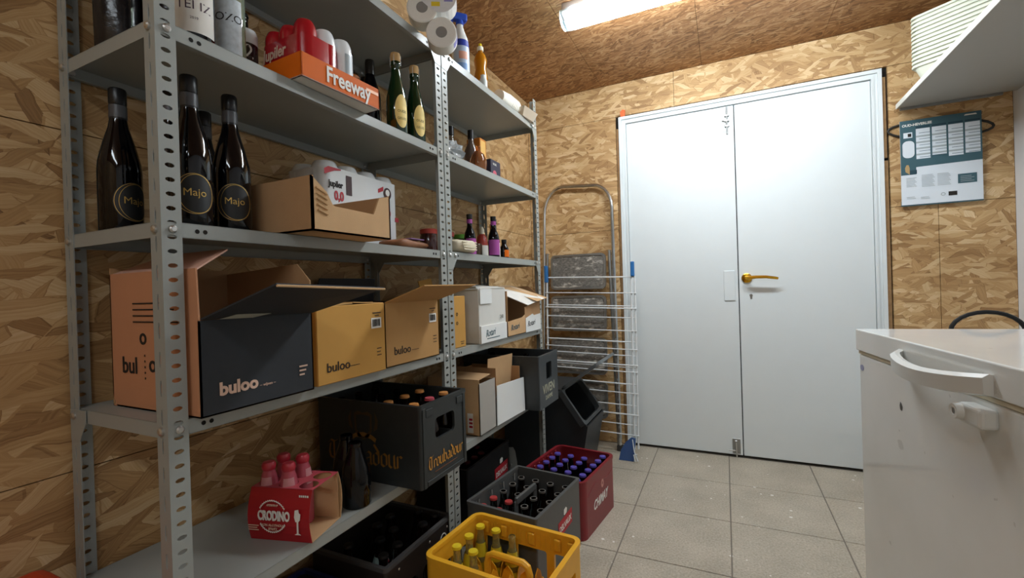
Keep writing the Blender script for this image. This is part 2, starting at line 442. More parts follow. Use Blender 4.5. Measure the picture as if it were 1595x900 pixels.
# ------------------------------------------------------------------ the room
wl = struct('wall_left', G().box(XL - 0.12, XL - 0.018, YN, YB + 0.1, 0, ZC), M_DARK)
for z0, z1, cuts in ((0, 0.682, (-1.0, 1.32)), (0.682, 1.382, (0.2, 2.35)), (1.382, ZC, (-0.6, 1.75))):
    ys = [YN] + list(cuts) + [YB]
    for a, b in zip(ys, ys[1:]):
        part('panel', G().box(XL - 0.018, XL, a + 0.001, b - 0.001, z0 + 0.0012, z1 - 0.0012), OSB_L, wl)
DXL, DXR, DZT, DXS, DZL = -0.586, 0.7565, 2.094, 0.0747, 2.036
OX0, OX1, OZ = -0.607, 0.784, 2.106
wb = struct('wall_rear', G().poly([(XL - .1, 0), (DXL + .002, 0), (DXL + .002, DZT), (DXR - .002, DZT), (DXR - .002, 0), (XR + .1, 0), (XR + .1, ZC), (XL - .1, ZC)], 0.1, F((0, YB + 0.018, 0), (1, 0, 0), (0, 0, 1))), M_DARK)
def bpan(x0, x1, z0, z1, t=0.018, dy=0.0):
    part('panel', G().box(x0 + .0012, x1 - .0012, YB + dy, YB + dy + t, z0 + .0012, z1 - .0012), OSB_B, wb)
bpan(XL, OX0, 0, 0.682); bpan(XL, OX0, 0.682, 1.382); bpan(XL, OX0, 1.382, OZ); bpan(XL, -0.25, OZ, ZC); bpan(-0.25, XR, OZ, ZC)
bpan(OX1, 0.971, 0, 1.382); bpan(0.971, XR, 0, 0.682); bpan(0.971, XR, 0.682, 1.382); bpan(OX1, XR, 1.382, OZ)
# sawn strips closing the gap beside the door frame
g = G(); g.box(OX0 + .002, DXL - .003, YB + .004, YB + .018, 0, 2.03); part('gap_strip', g, M_EDGE, wb)
g = G(); g.box(DXR + .003, OX1 - .008, YB + .002, YB + .018, 1.64, 2.055); part('gap_strip', g, M_EDGE, wb)
g = G(); g.box(DXR + .003, OX1 - .005, YB + .003, YB + .018, 0, 1.625); part('gap_strip', g, M_EDGE, wb)
struct('wall_right', G().box(XR, XR + 0.1, YN, YB, 0, ZC), M_WALLW)
struct('wall_near', G().box(XL, XR, YN - 0.1, YN, 0, ZC), MATS['osb_rear_wall'])
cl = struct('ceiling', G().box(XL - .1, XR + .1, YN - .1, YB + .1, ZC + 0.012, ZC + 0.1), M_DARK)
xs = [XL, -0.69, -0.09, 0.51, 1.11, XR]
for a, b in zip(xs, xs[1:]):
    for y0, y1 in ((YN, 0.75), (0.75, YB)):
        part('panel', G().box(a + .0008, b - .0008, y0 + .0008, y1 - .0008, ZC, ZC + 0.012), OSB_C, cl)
fl = struct('floor', G().box(XL - .1, XR + .1, YN - .1, YB + .1, -0.1, -0.0025), M_GROUT)
tile_me = G().box(-0.1975, 0.1975, -0.1975, 0.1975, -0.02, 0.0, 0.0012, 1).mesh('tile', M_TILE)
for i in range(-4, 5):
    for j in range(-2, 12):
        cx = -0.0025 + (i + 0.5) * 0.3997; cy = 2.5307 - (j + 0.5) * 0.3997 + 0.3997
        x0, x1 = max(cx - .1985, XL), min(cx + .1985, XR); y0, y1 = max(cy - .1985, YN), min(cy + .1985, YB)
        if x1 - x0 < 0.02 or y1 - y0 < 0.02: continue
        if x1 - x0 > 0.39 and y1 - y0 > 0.39: link('tile', tile_me, fl, M=T(cx, cy, 0))
        else: part('tile', G().box(x0, x1, y0, y1, -0.02, 0.0, 0.001, 1), M_TILE, fl)

# double door with moulded frame
dr = thing('door_1', 'white double door with brass lever handle and moulded frame', 'door', (0, YB, 0)); dr['kind'] = 'structure'
def bar_frame(x0, x1, zt, w, y0, y1, name):
    g = G()
    g.poly([(x0, 0), (x0 + w, 0), (x0 + w, zt - w), (x1 - w, zt - w), (x1 - w, 0), (x1, 0), (x1, zt), (x0, zt)], y1 - y0, F((0, y0, 0), (1, 0, 0), (0, 0, 1)))
    part(name, g, M_WHITE, dr)
bar_frame(DXL, DXR, DZT, 0.018, -0.022, 0.05, 'frame')
bar_frame(DXL + .018, DXR - .018, DZT - .018, 0.014, -0.012, 0.05, 'frame')
bar_frame(DXL + .032, DXR - .032, DZT - .032, 0.012, -0.018, 0.05, 'frame')
for a, b in ((DXL + .0455, DXS - .0025), (DXS + .0025, DXR - .0455)):
    part('door_leaf', G().box(a, b, -0.006, 0.034, 0.013, DZL + .011, 0.002, 1), M_WHITE, dr)
part('rebate', G().box(DXS - .02, DXS + .02, .03, .05, .013, DZL), M_DARK, dr)
part('threshold', G().box(DXL, DXR, 0.036, 0.06, -0.002, 0.06), M_DARK, dr)
part('letter_plate', G().box(-0.003, 0.057, -0.012, -0.006, 0.914, 1.089, 0.003, 2), M_WHITE, dr)
h = part('handle', G().lathe([(0, 0.012), (.02, .012), (.027, .008), (.028, 0)], 20, F((0.117, -0.006, 1.043), (1, 0, 0), (0, 0, 1))).tube([(0.117, -0.012, 1.043), (0.117, -0.045, 1.043), (0.126, -0.055, 1.044), (0.16, -0.058, 1.047), (0.21, -0.058, 1.046), (0.255, -0.055, 1.039), (0.268, -0.05, 1.036)], [.011, .011, .011, .009, .0085, .008, .007], 10), M_GOLD, dr, True, label='brass lever handle')
g = G(); g.lathe([(0, .004), (.007, .004), (.0085, 0)], 14, F((0.137, -0.006, 0.943), (1, 0, 0), (0, 0, 1))); g.box(.132, .142, -.010, -.006, .922, .943, .002, 1)
part('lock_cylinder', g, M_ALU, dr)
g = G(); g.box(0.012, 0.05, -0.009, -0.006, 1.90, 2.03, .001, 1)
sb = part('slide_bolt', g, M_WHITE, dr)
part('bolt_rod', G().tube([(0.037, -.015, 1.885), (0.037, -.015, 2.04)], .005, 8).tube([(0.037, -.015, 1.965), (0.01, -.02, 1.965)], .004, 6), M_ALU, sb, True)
for z in (1.925, 1.955, 1.985): part('staple', G().box(0.024, 0.05, -0.021, -0.006, z, z + .012, .002, 1), M_ALU, sb)
g = G(); g.box(0.018, 0.06, -0.010, -0.006, 0.022, 0.108, .001, 1); g.box(0.031, 0.045, -.02, -.006, .03, .1, .003, 1)
fb = part('floor_bolt', g, M_ALU, dr, label='zinc floor bolt')
part('bolt_rod', G().tube([(0.039, -.017, 0.002), (0.039, -.017, 0.09)], .004, 8).tube([(0.039, -.017, .04), (-.002, -.02, .04)], .0035, 6), M_BOLT, fb, True)
g = G(); g.poly([(-.572, 2.09), (-.547, 2.088), (-.543, 2.135), (-.56, 2.142), (-.575, 2.128)], .012, F((0, YB - .016, 0), (1, 0, 0), (0, 0, 1)))
tag(link('wedge', g.mesh('wedge', mat('orange_wedge', '#df6a32', .5))), 'small orange plastic wedge stuck above the corner of the door frame', 'wedge')

# ------------------------------------------------------------------ ceiling lamps: the one in view, and an unseen one added behind the camera
def batten(y, strength, label):
    lp = thing('ceiling_lamp', label, 'lamp', (0.0, y, ZC))
    part('housing', G().box(-0.64, 0.66, -0.05, 0.05, -0.045, 0, .006, 2), mat('lamp_housing', '#c3c3c3', .5), lp)
    g = G()
    prof = [(-.052, -.03), (-.056, -.052), (-.045, -.082), (-.02, -.096), (.02, -.096), (.045, -.082), (.056, -.052), (.052, -.03)]
    L0, L1 = -0.60, 0.625
    vs = [(L0, y, z) for y, z in prof] + [(L1, y, z) for y, z in prof]; n = len(prof)
    g.tris(vs, [(i, i + 1, n + i + 1, n + i) for i in range(n - 1)] + [tuple(range(n))[::-1], tuple(range(n, 2 * n))])
    bmesh.ops.recalc_face_normals(g.bm, faces=g.bm.faces[:])
    part('diffuser', g, emit('lamp_glow', '#e8f4fc', strength), lp)
    for x0, x1 in ((-0.65, -0.60), (0.625, 0.67)):
        g = G(); pr = [(y * 1.02, z * 1.02) for y, z in prof]
        vs = [(x0, y * .9, z * .95) for y, z in pr] + [(x1, y, z) for y, z in pr]
        g.tris(vs, [(i, i + 1, n + i + 1, n + i) for i in range(n - 1)] + [tuple(range(n))[::-1], tuple(range(n, 2 * n))])
        bmesh.ops.recalc_face_normals(g.bm, faces=g.bm.faces[:])
        part('end_cap', g, mat('lamp_end_cap', '#d7e2e4', .25, trans=.3, var=.02), lp)


batten(2.03, LAMP_STRENGTH, 'long fluorescent batten lamp glowing under the ceiling near the door')
batten(-0.85, LAMP_STRENGTH * LAMP2, 'unseen batten lamp added under the ceiling behind the viewer')  # out of view, added to brighten the near shelving and left wall

# ------------------------------------------------------------------ perforated posts and shelves
def perforated(W, L, pitch, a, b, t, M, g, off=0.0):
    """strip along local y, width W along local x from 0, elliptic holes, front z=0"""
    k = int(round(L / pitch)); n = 8
    ell = [(math.cos(math.radians(22.5 + 45 * i)), math.sin(math.radians(22.5 + 45 * i))) for i in range(n)]
    vs, fs = [], []
    for c in range(k):
        y0, y1 = c * pitch, (c + 1) * pitch; cx, cy = W / 2 + off, (y0 + y1) / 2
        bnd = [(W, cy + (y1 - y0) * .28), (W * .68, y1), (W * .32, y1), (0, cy + (y1 - y0) * .28), (0, cy - (y1 - y0) * .28), (W * .32, y0), (W * .68, y0), (W, cy - (y1 - y0) * .28)]
        base = len(vs)
        for z in (0, -t):
            vs += [(cx + a * x, cy + b * y, z) for x, y in ell] + [(x, y, z) for x, y in bnd] + [(W, y1, z), (0, y1, z), (0, y0, z), (W, y0, z)]
        for lay, o in ((0, base), (1, base + 20)):
            for i in range(n):
                j = (i + 1) % n
                q = [o + i, o + 8 + i, o + 8 + j, o + j]
                fs.append(q if lay == 0 else q[::-1])
            for cr, i, j in ((16, 0, 1), (17, 2, 3), (18, 4, 5), (19, 6, 7)):
                q = [o + cr, o + 8 + j, o + 8 + i]
                fs.append(q if lay == 0 else q[::-1])
        for i in range(n):
            j = (i + 1) % n; fs.append([base + j, base + 20 + j, base + 20 + i, base + i])
    g.tris(vs, fs, M)
    g.box(-.0001, .0001, 0, L, -t, 0, M=M); g.box(W - .0001, W + .0001, 0, L, -t, 0, M=M)

PW, PT, PH = 0.033, 0.0018, 2.0
# variant 0: front flange runs +y from the corner; variant 1: front flange runs -y. Corner at the origin, front face towards +x.
post_me = []
for v in (0, 1):
    g = G()
    if v == 0:
        perforated(PW, PH, 0.025, 0.0082, 0.0042, PT, F((0, 0, 0), (0, 1, 0), (0, 0, 1)), g)
        perforated(PW, PH, 0.05, 0.0026, 0.0150, PT, F((-PW, 0, 0), (1, 0, 0), (0, 0, 1)), g)
    else:
        perforated(PW, PH, 0.025, 0.0082, 0.0042, PT, F((0, -PW, 0), (0, 1, 0), (0, 0, 1)), g)
        perforated(PW, PH, 0.05, 0.0026, 0.0150, PT, F((0, 0, 0), (-1, 0, 0), (0, 0, 1)), g)
    post_me.append(g.mesh('post', M_STEEL))
bolt_me = G().lathe([(0, .006), (.004, .006), (.0068, .004), (.0072, .0)], 12).mesh('bolt', M_BOLT, True)
def shelf_mesh(L):
    g = G(); D = -XBK + XF - 0.004; h = 0.027
    g.box(-D, 0, 0, L, h - .0012, h)
    for a in ((-D, 0, 0, .0012, 0, h), (-D, 0, L - .0012, L, 0, h), (-.0012, 0, 0, L, 0, h), (-D, -D + .0012, 0, L, 0, h),
              (-.012, 0, 0, L, 0, .0012), (-D, -D + .012, 0, L, 0, .0012)): g.box(*a)
    return g.mesh('shelf', M_STEEL)
SL = 0.875
shelf_me = shelf_mesh(SL - .004)
hole_me = G().lathe([(0, .0004), (.0042, .0004)], 10).mesh('shelf_hole', M_DARK)
def gusset(sx, sy):
    return G().poly([(0, 0.012), (0.06 * sx, 0.012), (0.06 * sx, -0.012), (0.034 * sx, -0.05), (0, -0.05)][::1 if sx > 0 else -1], 0.0015).bm
def shelving(y0, label):
    y1 = y0 + SL
    u = thing('shelving_unit', label, 'shelving', (XF, y0, 0), group='grey steel shelving units')
    for v, y in ((0, 0), (1, SL)):
        link('post', post_me[v], u, M=T(0, y, 0))
        link('post', post_me[1 - v], u, M=T(XBK - XF, y, 0) @ RZ(180))
    for k, z in LV.items():
        link('shelf', shelf_me, u, M=T(-.002, .002, z - .0135))
        for y, s in ((0.0175, 1), (SL - .0175, -1)):
            link('bolt', bolt_me, u, M=T(0, y, z) @ RY(90))
            link('bolt', bolt_me, u, M=T(XBK - XF + .002, y, z) @ RY(90))
            for d in (.042, .056):
                link('shelf_hole', hole_me, u, M=T(-.0019, y + s * d - s * .0, z) @ RY(90))
        for x in (-.0175, XBK - XF + .0175):
            link('bolt', bolt_me, u, M=T(x, 0, z) @ RX(90))
    for k, ends in (('Z', (0, 1)), ('B', (0, 1) if y0 > 1 else ()), ('D', (0, 1))):
        for e in ends:
            g = G(); g.add(gusset(1 if e == 0 else -1, 1), F((0.0012, 0 if e == 0 else SL, LV[k]), (0, 1, 0), (0, 0, 1)))
            gs = part('gusset', g, M_STEEL, u)
            link('bolt', bolt_me, gs, M=T(.0012, .05 if e == 0 else SL - .05, LV[k]) @ RY(90))
    for k in (('C',) if y0 < 1 else ('C', 'B')):
        for x, s in ((XBK - XF + .002, 1),):
            g = G(); g.add(gusset(s, 1), F((x, -0.0015, LV[k]), (1, 0, 0), (0, 0, 1))); part('gusset', g, M_STEEL, u)
            g = G(); g.add(gusset(s, 1), F((x, SL - .004, LV[k]), (1, 0, 0), (0, 0, 1))); part('gusset', g, M_STEEL, u)
    return u
shelving(0.445, 'grey perforated steel shelving unit nearest the camera, holding cartons and wine')
shelving(1.326, 'grey perforated steel shelving unit in the corner next to the step ladder')

# ------------------------------------------------------------------ freezer, wall shelf, calendar (right side)
fz = thing('chest_freezer', 'white chest freezer with curved handle along the right wall', 'freezer', (0.363, 1.717, 0), 6.3)
part('body', G().box(0.006, 0.66, -1.28, -0.006, 0.035, 0.795, .006, 2), M_FRZ, fz)
part('gasket', G().box(0.004, 0.658, -1.276, -0.008, 0.795, 0.806, .002, 1), M_GASK, fz)
part('lid', G().box(0, 0.665, -1.285, 0, 0.806, 0.87, .003, 2), M_FRZ, fz)
g = G()
pts = []; rad = []
for i in range(13):
    a = i / 12; pts.append((-0.004 - 0.042 * math.sin(math.pi * a) ** .55, -0.292 - 0.332 * a, 0.828 - 0.012 * math.sin(math.pi * a)))
g2 = bmesh.new(); rings = []
for p in pts:
    rings.append([g2.verts.new((p[0] + dx, p[1], p[2] + dz)) for dx, dz in ((-.010, -.016), (.006, -.020), (.008, .018), (-.002, .021), (-.012, .014))])
for A, B in zip(rings, rings[1:]):
    for k in range(5): g2.faces.new([A[k], A[(k + 1) % 5], B[(k + 1) % 5], B[k]])
g2.faces.new(rings[0]); g2.faces.new(rings[-1][::-1]); bmesh.ops.recalc_face_normals(g2, faces=g2.faces[:])
g.add(g2); part('handle', g, mat('freezer_handle', '#d9dad6', .35, var=.03), fz, True, ang=50)
g = G(); g.box(-0.022, 0.008, -0.626, -0.556, 0.746, 0.784, .007, 3)
lk = part('lock', g, mat('freezer_handle', '#d9dad6'), fz)
part('lock_barrel', G().lathe([(0, .010), (.007, .010), (.0075, .012), (.014, .012), (.016, 0)], 18, F((-.021, -.568, .767), (0, -1, 0), (0, 0, 1))), MATS['freezer_handle'], lk, True)
part('keyhole', G().lathe([(0, .0105), (.006, .0105)], 14, F((-.021, -.568, .767), (0, -1, 0), (0, 0, 1))), M_ALU, lk)
flat(disc(0, 0, .013, .009), mat('violet_badge', '#8d8fb5', .3, .3), fz, F((0.0055, -.028, .755), (0, -1, 0), (0, 0, 1)), 'badge')
flat([(-.004, -.01), (.003, -.012), (.006, -.002), (.002, .006), (-.003, .009), (-.006, 0)], mat('scuff_grey', '#5d5c58', .8), fz, F((0.0055, -.265, .70), (0, -1, 0), (0, 0, 1)), 'scuff')
for x in (.05, .6):
    for y in (-.06, -1.2): part('foot', G().lathe([(0, 0), (.02, 0), (.018, .036), (0, .036)], 12, T(x, y, 0)), M_BLK, fz)
g = G(); g.tube([(1.03, 2.2, .3), (.66, 2.0, .55), (.665, 1.96, .80)] + [(.748 - .088 * math.cos(a), 1.93, .845 + .062 * math.sin(a)) for a in [math.pi * i / 12 for i in range(0, 13)]] + [(.86, 1.95, .80), (1.0, 2.1, .4), (1.15, 2.9, .2)], .0065, 8)
tag(link('power_cable', g.mesh('power_cable', mat('black_rubber', '#121416', .45), True)), 'black power cable looping up behind the freezer lid', 'cable')
ws = thing('wall_shelf', 'wide white-edged board shelf at upper right, seen from below', 'shelf', (0.79, 1.45, 1.872), -0.8)
part('board', G().box(0, 0.455, 0, 1.462, 0, 0.018, .001, 1), M_SHELFW, ws)
part('edge_band', G().box(-.003, 0, 0, 1.462, -.001, 0.022), mat('white_edge_band', '#f1f2ea', .4), ws)
part('wall_rail', G().box(0.012, 0.39, 1.452, 1.464, -0.012, 0, .001, 1), M_ALU, ws)
# stack of cream tubs
def tub(first):
    g = G(); n = 4
    lay = [(0.0, 0.020), (0.004, 0.014)]
    Hh = 0.10
    def ring(off, z): return [(x, y, z) for x, y in rrect(off, off, .40 - off, .20 - off, .03 + (0.0 if off < .01 else 0), n)]
    sec = [ring(.036, 0.0), ring(.006, Hh * .89), ring(-.002, Hh * .9), ring(-.003, Hh * .95), ring(-.002, Hh), ring(.003, Hh), ring(.009, Hh * .89), ring(.038, .002)]
    m = len(sec[0]); vs = sum(sec, []); fs = []
    for a in range(len(sec) - 1):
        for i in range(m): j = (i + 1) % m; fs.append((a * m + i, a * m + j, (a + 1) * m + j, (a + 1) * m + i))
    fs.append(tuple(range(m))[::-1]); fs.append(tuple((len(sec) - 1) * m + i for i in range(m)))
    g.tris(vs, fs)
    return g.mesh('food_tub', M_CREAM, True, 40)
tub_me = tub(True)
ORD_ = ['first', 'second', 'third', 'fourth', 'fifth', 'sixth', 'seventh', 'eighth', 'ninth', 'tenth', 'eleventh', 'twelfth', 'thirteenth']
for i in range(13):
    o = link('food_tub', tub_me, M=T(.803, 2.69, 1.891 + i * .0185) @ RZ(-37.5))
    lab = 'cream plastic tub in the nested stack on the shelf, %s from the bottom' % ORD_[i]
    tag(o, lab, 'tub', 'nested tubs on the wall shelf')
# calendar
cd = thing('wall_calendar', 'teal and white wall calendar with four month columns', 'calendar', (0.823, YB - .018, 1.384), 0)
CW, CH = .307, .423
CF = F((0, -.004, 0), (1, 0, 0), (0, 0, 1))
part('sheet', G().box(0, CW, -.004, 0, 0, CH), M_PAPER if False else mat('calendar_white', '#dde4ea', .55, var=.02), cd)
part('cover_sheet', G().box(-.001, CW + .001, -.0015, .003, -.006, .02), M_TEAL, cd)
flat([(0, .185), (CW, .19), (CW, CH), (0, CH)], M_TEAL, cd, CF, 'header_print')
flat(rect(0, .15, .06, .186), M_TEAL, cd, CF, 'header_print')
F2 = F((0, -.0048, 0), (1, 0, 0), (0, 0, 1))
mw = MATS['calendar_white']
for i in range(4):
    x0 = .062 + i * .0615; z0 = .225 - (0.0, -.012, .002, -.004)[i]
    flat(rect(x0, z0, x0 + .054, .375), mw, cd, F2, 'month_column')
    for k in range(5):
        if .362 - k * .03 - .004 > z0: flat(rect(x0 + .012, .352 - k * .03, x0 + .054, .354 - k * .03), M_TEAL, cd, F((0, -.0055, 0), (1, 0, 0), (0, 0, 1)), 'rule_line')
        if .352 - k * .03 - .012 > z0: flat(rect(x0, .333 - k * .03, x0 + .054, .341 - k * .03), M_PGREY, cd, F((0, -.0055, 0), (1, 0, 0), (0, 0, 1)), 'date_band')
    flat(rect(x0, .379, x0 + .054, .387), mat('navy_print', '#24424f', .5), cd, F2, 'month_name')
flat(rrect(.008, .235, .055, .32, .02), mw, cd, F2, 'note_bubble')
flat(rect(.013, .335, .048, .362), mw, cd, F2, 'note_card'); flat(rect(.03, .34, .044, .356), M_INK, cd, F((0, -.0055, 0), (1, 0, 0), (0, 0, 1)), 'note_card')
letters('OUD-HEVERLEE', .0165, M_INKW, cd, F((.008, -.0052, .392), (1, 0, .02), (0, 0, 1)), bold=.0006)
flat(rrect(.245, .402, .29, .414, .006), M_PAPER, cd, F2, 'badge')
flat([(.018, .165), (.034, .152), (.034, .185), (.03, .2), (.022, .2), (.016, .185)], mat('skin_print', '#b99a6a', .6), cd, F2, 'figure_print')
flat(rect(.034, .152, .062, .172), mat('navy_print', '#24424f'), cd, F2, 'figure_print')
for x0, z0, x1, z1 in ((.02, .09, .06, .14), (.08, .085, .13, .155), (.14, .085, .19, .155), (.02, .03, .055, .05), (.075, .025, .11, .04)):
    for k in range(int((z1 - z0) / .007)): flat(rect(x0, z0 + k * .007, x1 - .004 * (k % 3), z0 + k * .007 + .002), M_PGREY, cd, F2, 'text_line')
flat(rect(.216, .085, .285, .13), M_TEAL, cd, F2, 'panel_print'); flat(rect(.18, .03, .212, .05), M_INK, cd, F2, 'panel_print')
for k in range(4): flat(rect(.225, .093 + k * .008, .275 - .01 * (k % 2), .095 + k * .008), M_PGREY, cd, F((0, -.0055, 0), (1, 0, 0), (0, 0, 1)), 'text_line')
flat(disc(.16, .04, .009, .008), M_PGREY, cd, F2, 'badge', holes=[disc(.16, .04, .006, .005)])
g = G(); g.tube([(.823 + .155 + .2 * math.cos(a), YB - .007, 1.75 + .045 * math.sin(a) - 0.02 * math.cos(a)) for a in [2 * math.pi * i / 28 for i in range(28)]], .0055, 8, True)
tag(link('cable_loop', g.mesh('cable_loop', mat('dark_strap', '#2b2823', .6), True)), 'dark oval strap hanging on the wall behind the calendar', 'strap')

# ------------------------------------------------------------------ step ladder and drying rack
ld = thing('step_ladder', 'folded aluminium step ladder with paint-spattered black treads against the wall', 'ladder', (-0.865, 2.80, 0))
def lean(x, z, d=0.0): return (x, 0.105 * z / 1.7 + d, z)
pts = [lean(-.255, .012)] + [lean(-.235, 1.5)] + [lean(-.235 + .13 * (1 - math.cos(a)), 1.52 + .175 * math.sin(a)) for a in [math.pi / 2 * i / 7 for i in range(8)]] + [lean(.105 + .12 * math.sin(a), 1.52 + .16 * math.cos(a)) for a in [math.pi / 2 * i / 7 for i in range(8)]] + [lean(.225, 1.48), lean(.255, .012)]
part('rail_frame', G().tube(pts, .0115, 10), M_CHROME, ld, True)
part('rear_leg', G().tube([(-.215, .075, 1.25), (-.235, .055, .012)], .010, 8), M_ALU, ld, True)
part('rear_leg', G().tube([(.205, .075, 1.25), (.235, .055, .012)], .010, 8), M_ALU, ld, True)
for x in (-.255, .255): part('foot', G().box(x - .018, x + .018, -.016, .022, 0, .035, .004, 1), M_RUB, ld)
for z0, z1 in ((1.005, 1.235), (.735, .965), (.462, .692), (.19, .42)):
    M = F(lean(-.185, z0, -.022), (1, 0, 0), (0, .0617, 1))
    t = part('tread', G().poly(rrect(0, 0, .37, z1 - z0, .03), .02, M, [rrect(.014, .014, .356, z1 - z0 - .014, .022)]), M_ALU, ld, label='aluminium framed tread')
    part('tread_pad', G().poly(rrect(.013, .013, .357, z1 - z0 - .013, .022), .015, M @ T(0, 0, -.004)), M_TREAD, t)
rk = thing('drying_rack', 'folded white wire drying rack with blue plastic end caps', 'drying rack', (-1.055, 2.695, 0))
RW = .572
def rl(x, z, d=0): return (x, .03 + .045 * z + d, z)
for x in (0.004, RW - .004, RW - .026):
    part('side_rail', G().tube([rl(x, .05), rl(x, 1.075)], .0055, 8), M_WIRE, rk, True)
for i, z in enumerate((1.076, .978, .899, .885, .828, .750, .683, .639, .600, .545, .529, .505, .430, .379, .304, .252, .189, .133)):
    part('wire', G().tube([rl(-.003, z + .012, -.008 if i % 2 else .004), rl(RW + (.004 if i % 2 else -.01), z - .004, -.008 if i % 2 else .004)], .0032 if i % 3 else .0042, 6), M_WIRE, rk, True)
for x in (.002, RW - .016):
    part('end_cap', G().box(x - .011, x + .011, .062, .088, 1.075 if x > .1 else 1.055, 1.165, .005, 2), M_BLUE, rk, label='blue plastic cap')
g = G(); g.poly([(-.085, 0), (0, 0), (.012, .13), (-.012, .135), (-.045, .105), (-.072, .06)], .012, F((RW - .02, -.045, .001), (1, .0, 0), (0, .12, 1)))
part('foot', g, M_BLUEF, rk, label='slate blue foot')
g = G(); g.poly([(-.05, 0), (.01, 0), (.012, .1), (-.012, .105)], .012, F((.02, -.03, .001), (1, 0, 0), (0, .12, 1))); part('foot', g, M_BLUEF, rk)
part('hook_wire', G().tube([(RW - .022, -.05, .13), (RW - .012, -.055, .06), (RW + .008, -.06, .012), (RW - .008, -.062, .008), (RW - .016, -.06, .045), (RW + .004, -.058, .05)], .003, 6), M_WIRE, rk, True)

# ------------------------------------------------------------------ flip-lid bin in the corner
bn = thing('waste_bin', 'black plastic waste bin with open flip lid below the ladder', 'bin', (-0.62, 2.27, 0))
side = [(-.50, 0), (-.10, 0), (-.045, .30), (-.17, .475), (-.53, .475)]
g = G(); W = .34; t = .006
for y in (0, W - t):
    g.poly(side, t, F((0, y, 0), (1, 0, 0), (0, 0, 1)))
def slab(a, b, y0=0.0, y1=W, th=t, gg=None):
    d = Vector((b[0] - a[0], 0, b[1] - a[1])); L = d.length
    (gg or g).poly(rect(0, y0, L, y1), th, F((a[0], 0, a[1]), d, (0, 1, 0)))
slab((-.50, .0065), (-.10, 0.0065)); slab((-.10, 0), (-.045, .30)); slab((-.53, .475), (-.50, 0)); slab((-.17, .475), (-.53, .475))
part('body', g, M_GREY if False else mat('bin_plastic', '#25282a', .42, var=.12, vs=20, bump=.08), bn)
g = G()
d = Vector((.125, 0, -.175)).normalized(); o = (-.178, -.008, .488)
g.poly(rrect(0, 0, .225, W + .016, .02), .03, F(o, d, (0, 1, 0)), [rrect(.018, .018, .207, W - .002, .03)])
part('collar', g, mat('bin_collar', '#3a3d3e', .4), bn)
g = G(); g.poly(rrect(0, 0, .255, W + .016, .03), .016, F((-.178, -.008, .492), (.215, 0, .155), (0, 1, 0)))
part('lid', g, mat('bin_lid', '#5b5f60', .4, bump=.08), bn)

# ------------------------------------------------------------------ bottles
def bottle_parts(prof, glass, cap=None, capm=None, labels=(), n=22):
    """prof: (r,z) profile; cap: profile; labels: (z0,z1,r,material,a0,a1)"""
    P = [('glass', G().lathe([(0, prof[0][1])] + prof, n).mesh('glass', glass, True, 40))]
    if cap: P.append(('cap', G().lathe(cap, 18).mesh('cap', capm, True, 40)))
    for z0, z1, r, m, a0, a1 in labels:
        P.append(('label', G().lathe([(r, z0), (r, z1)], 20, None, a0, a1).mesh('label', m, True)))
    return P
def scale_prof(p, sr, sz): return [(r * sr, z * sz) for r, z in p]
ORD = ORD_
def pos(i, j): return '%s row from near, %s from left' % (ORD[j], ORD[i])
LONGNECK = [(.028, 0), (.0305, .004), (.0305, .13), (.029, .145), (.021, .172), (.0145, .195), (.0130, .222), (.0140, .224), (.0140, .232), (.0120, .234)]
def crown(z, r=.0155, h=.008): return [(r, z), (r * 1.02, z + .002), (r * .9, z + h), (0, z + h + .001)]
BURG = [(.034, 0), (.0365, .005), (.0365, .125), (.035, .145), (.026, .185), (.0175, .215), (.0140, .235), (.0135, .282)]
WINE_CAP = [(.0148, .222), (.0145, .235), (.0142, .24), (.0145, .2405), (.0148, .262), (.0142, .263), (.0150, .266), (.0150, .293), (.0135, .296), (0, .296)]

majo = bottle_parts(BURG, M_BOTB, WINE_CAP, M_BLKCAP)
majo.append(('neck_band', G().lathe([(.0152, .236), (.0150, .261)], 18).mesh('neck_band', mat('grey_foil', '#4a4a4d', .4), True)))
def label_disc(rx, rz, zc, R0, m, nm='label', holes=None, n=28):
    g = G(); vs = [(0, zc, 0)]; fs = []
    rg = 5
    for k in range(1, rg + 1):
        for i in range(n): vs.append((rx * k / rg * math.cos(2 * math.pi * i / n), zc + rz * k / rg * math.sin(2 * math.pi * i / n), 0))
    for i in range(n): fs.append((0, 1 + i, 1 + (i + 1) % n))
    for k in range(rg - 1):
        for i in range(n):
            j = (i + 1) % n; fs.append((1 + k * n + i, 1 + (k + 1) * n + i, 1 + (k + 1) * n + j, 1 + k * n + j))
    g.tris(vs, fs); g.bend(R0)
    return g.mesh(nm, m, True)
def ring_wrap(rx, rz, zc, R0, m, w=.0012, n=36, x0=0):
    g = G(); vs = []; fs = []
    for i in range(n):
        c, s_ = math.cos(2 * math.pi * i / n), math.sin(2 * math.pi * i / n)
        vs += [(x0 + rx * c, zc + rz * s_, 0), (x0 + (rx - w) * c, zc + (rz - w) * s_, 0)]
    for i in range(n):
        j = (i + 1) % n; fs.append((2 * i, 2 * j, 2 * j + 1, 2 * i + 1))
    g.tris(vs, fs); g.bend(R0); return g.mesh('ring_print', m)
def text_wrap(body, size, R0, zc, m, x0=0.0, **kw):
    g = G(); g.add(text_bm(body, size, align='CENTER', ext=0, **kw)); g.xf(T(x0, zc, 0)); g.bend(R0); return g.mesh('lettering', m)
rl_ = .0368
majo.append(('label', label_disc(.036, .040, .062, rl_, M_LABB), [('ring_print', ring_wrap(.0345, .0385, .062, rl_ + .0004, M_GOLDINK, .0009)), ('ring_print', ring_wrap(.030, .037, .062, rl_ + .0004, M_GOLDINK, .0009, x0=.003)), ('lettering', text_wrap('Majo', .020, rl_ + .0005, .058, M_GOLDINK))]))
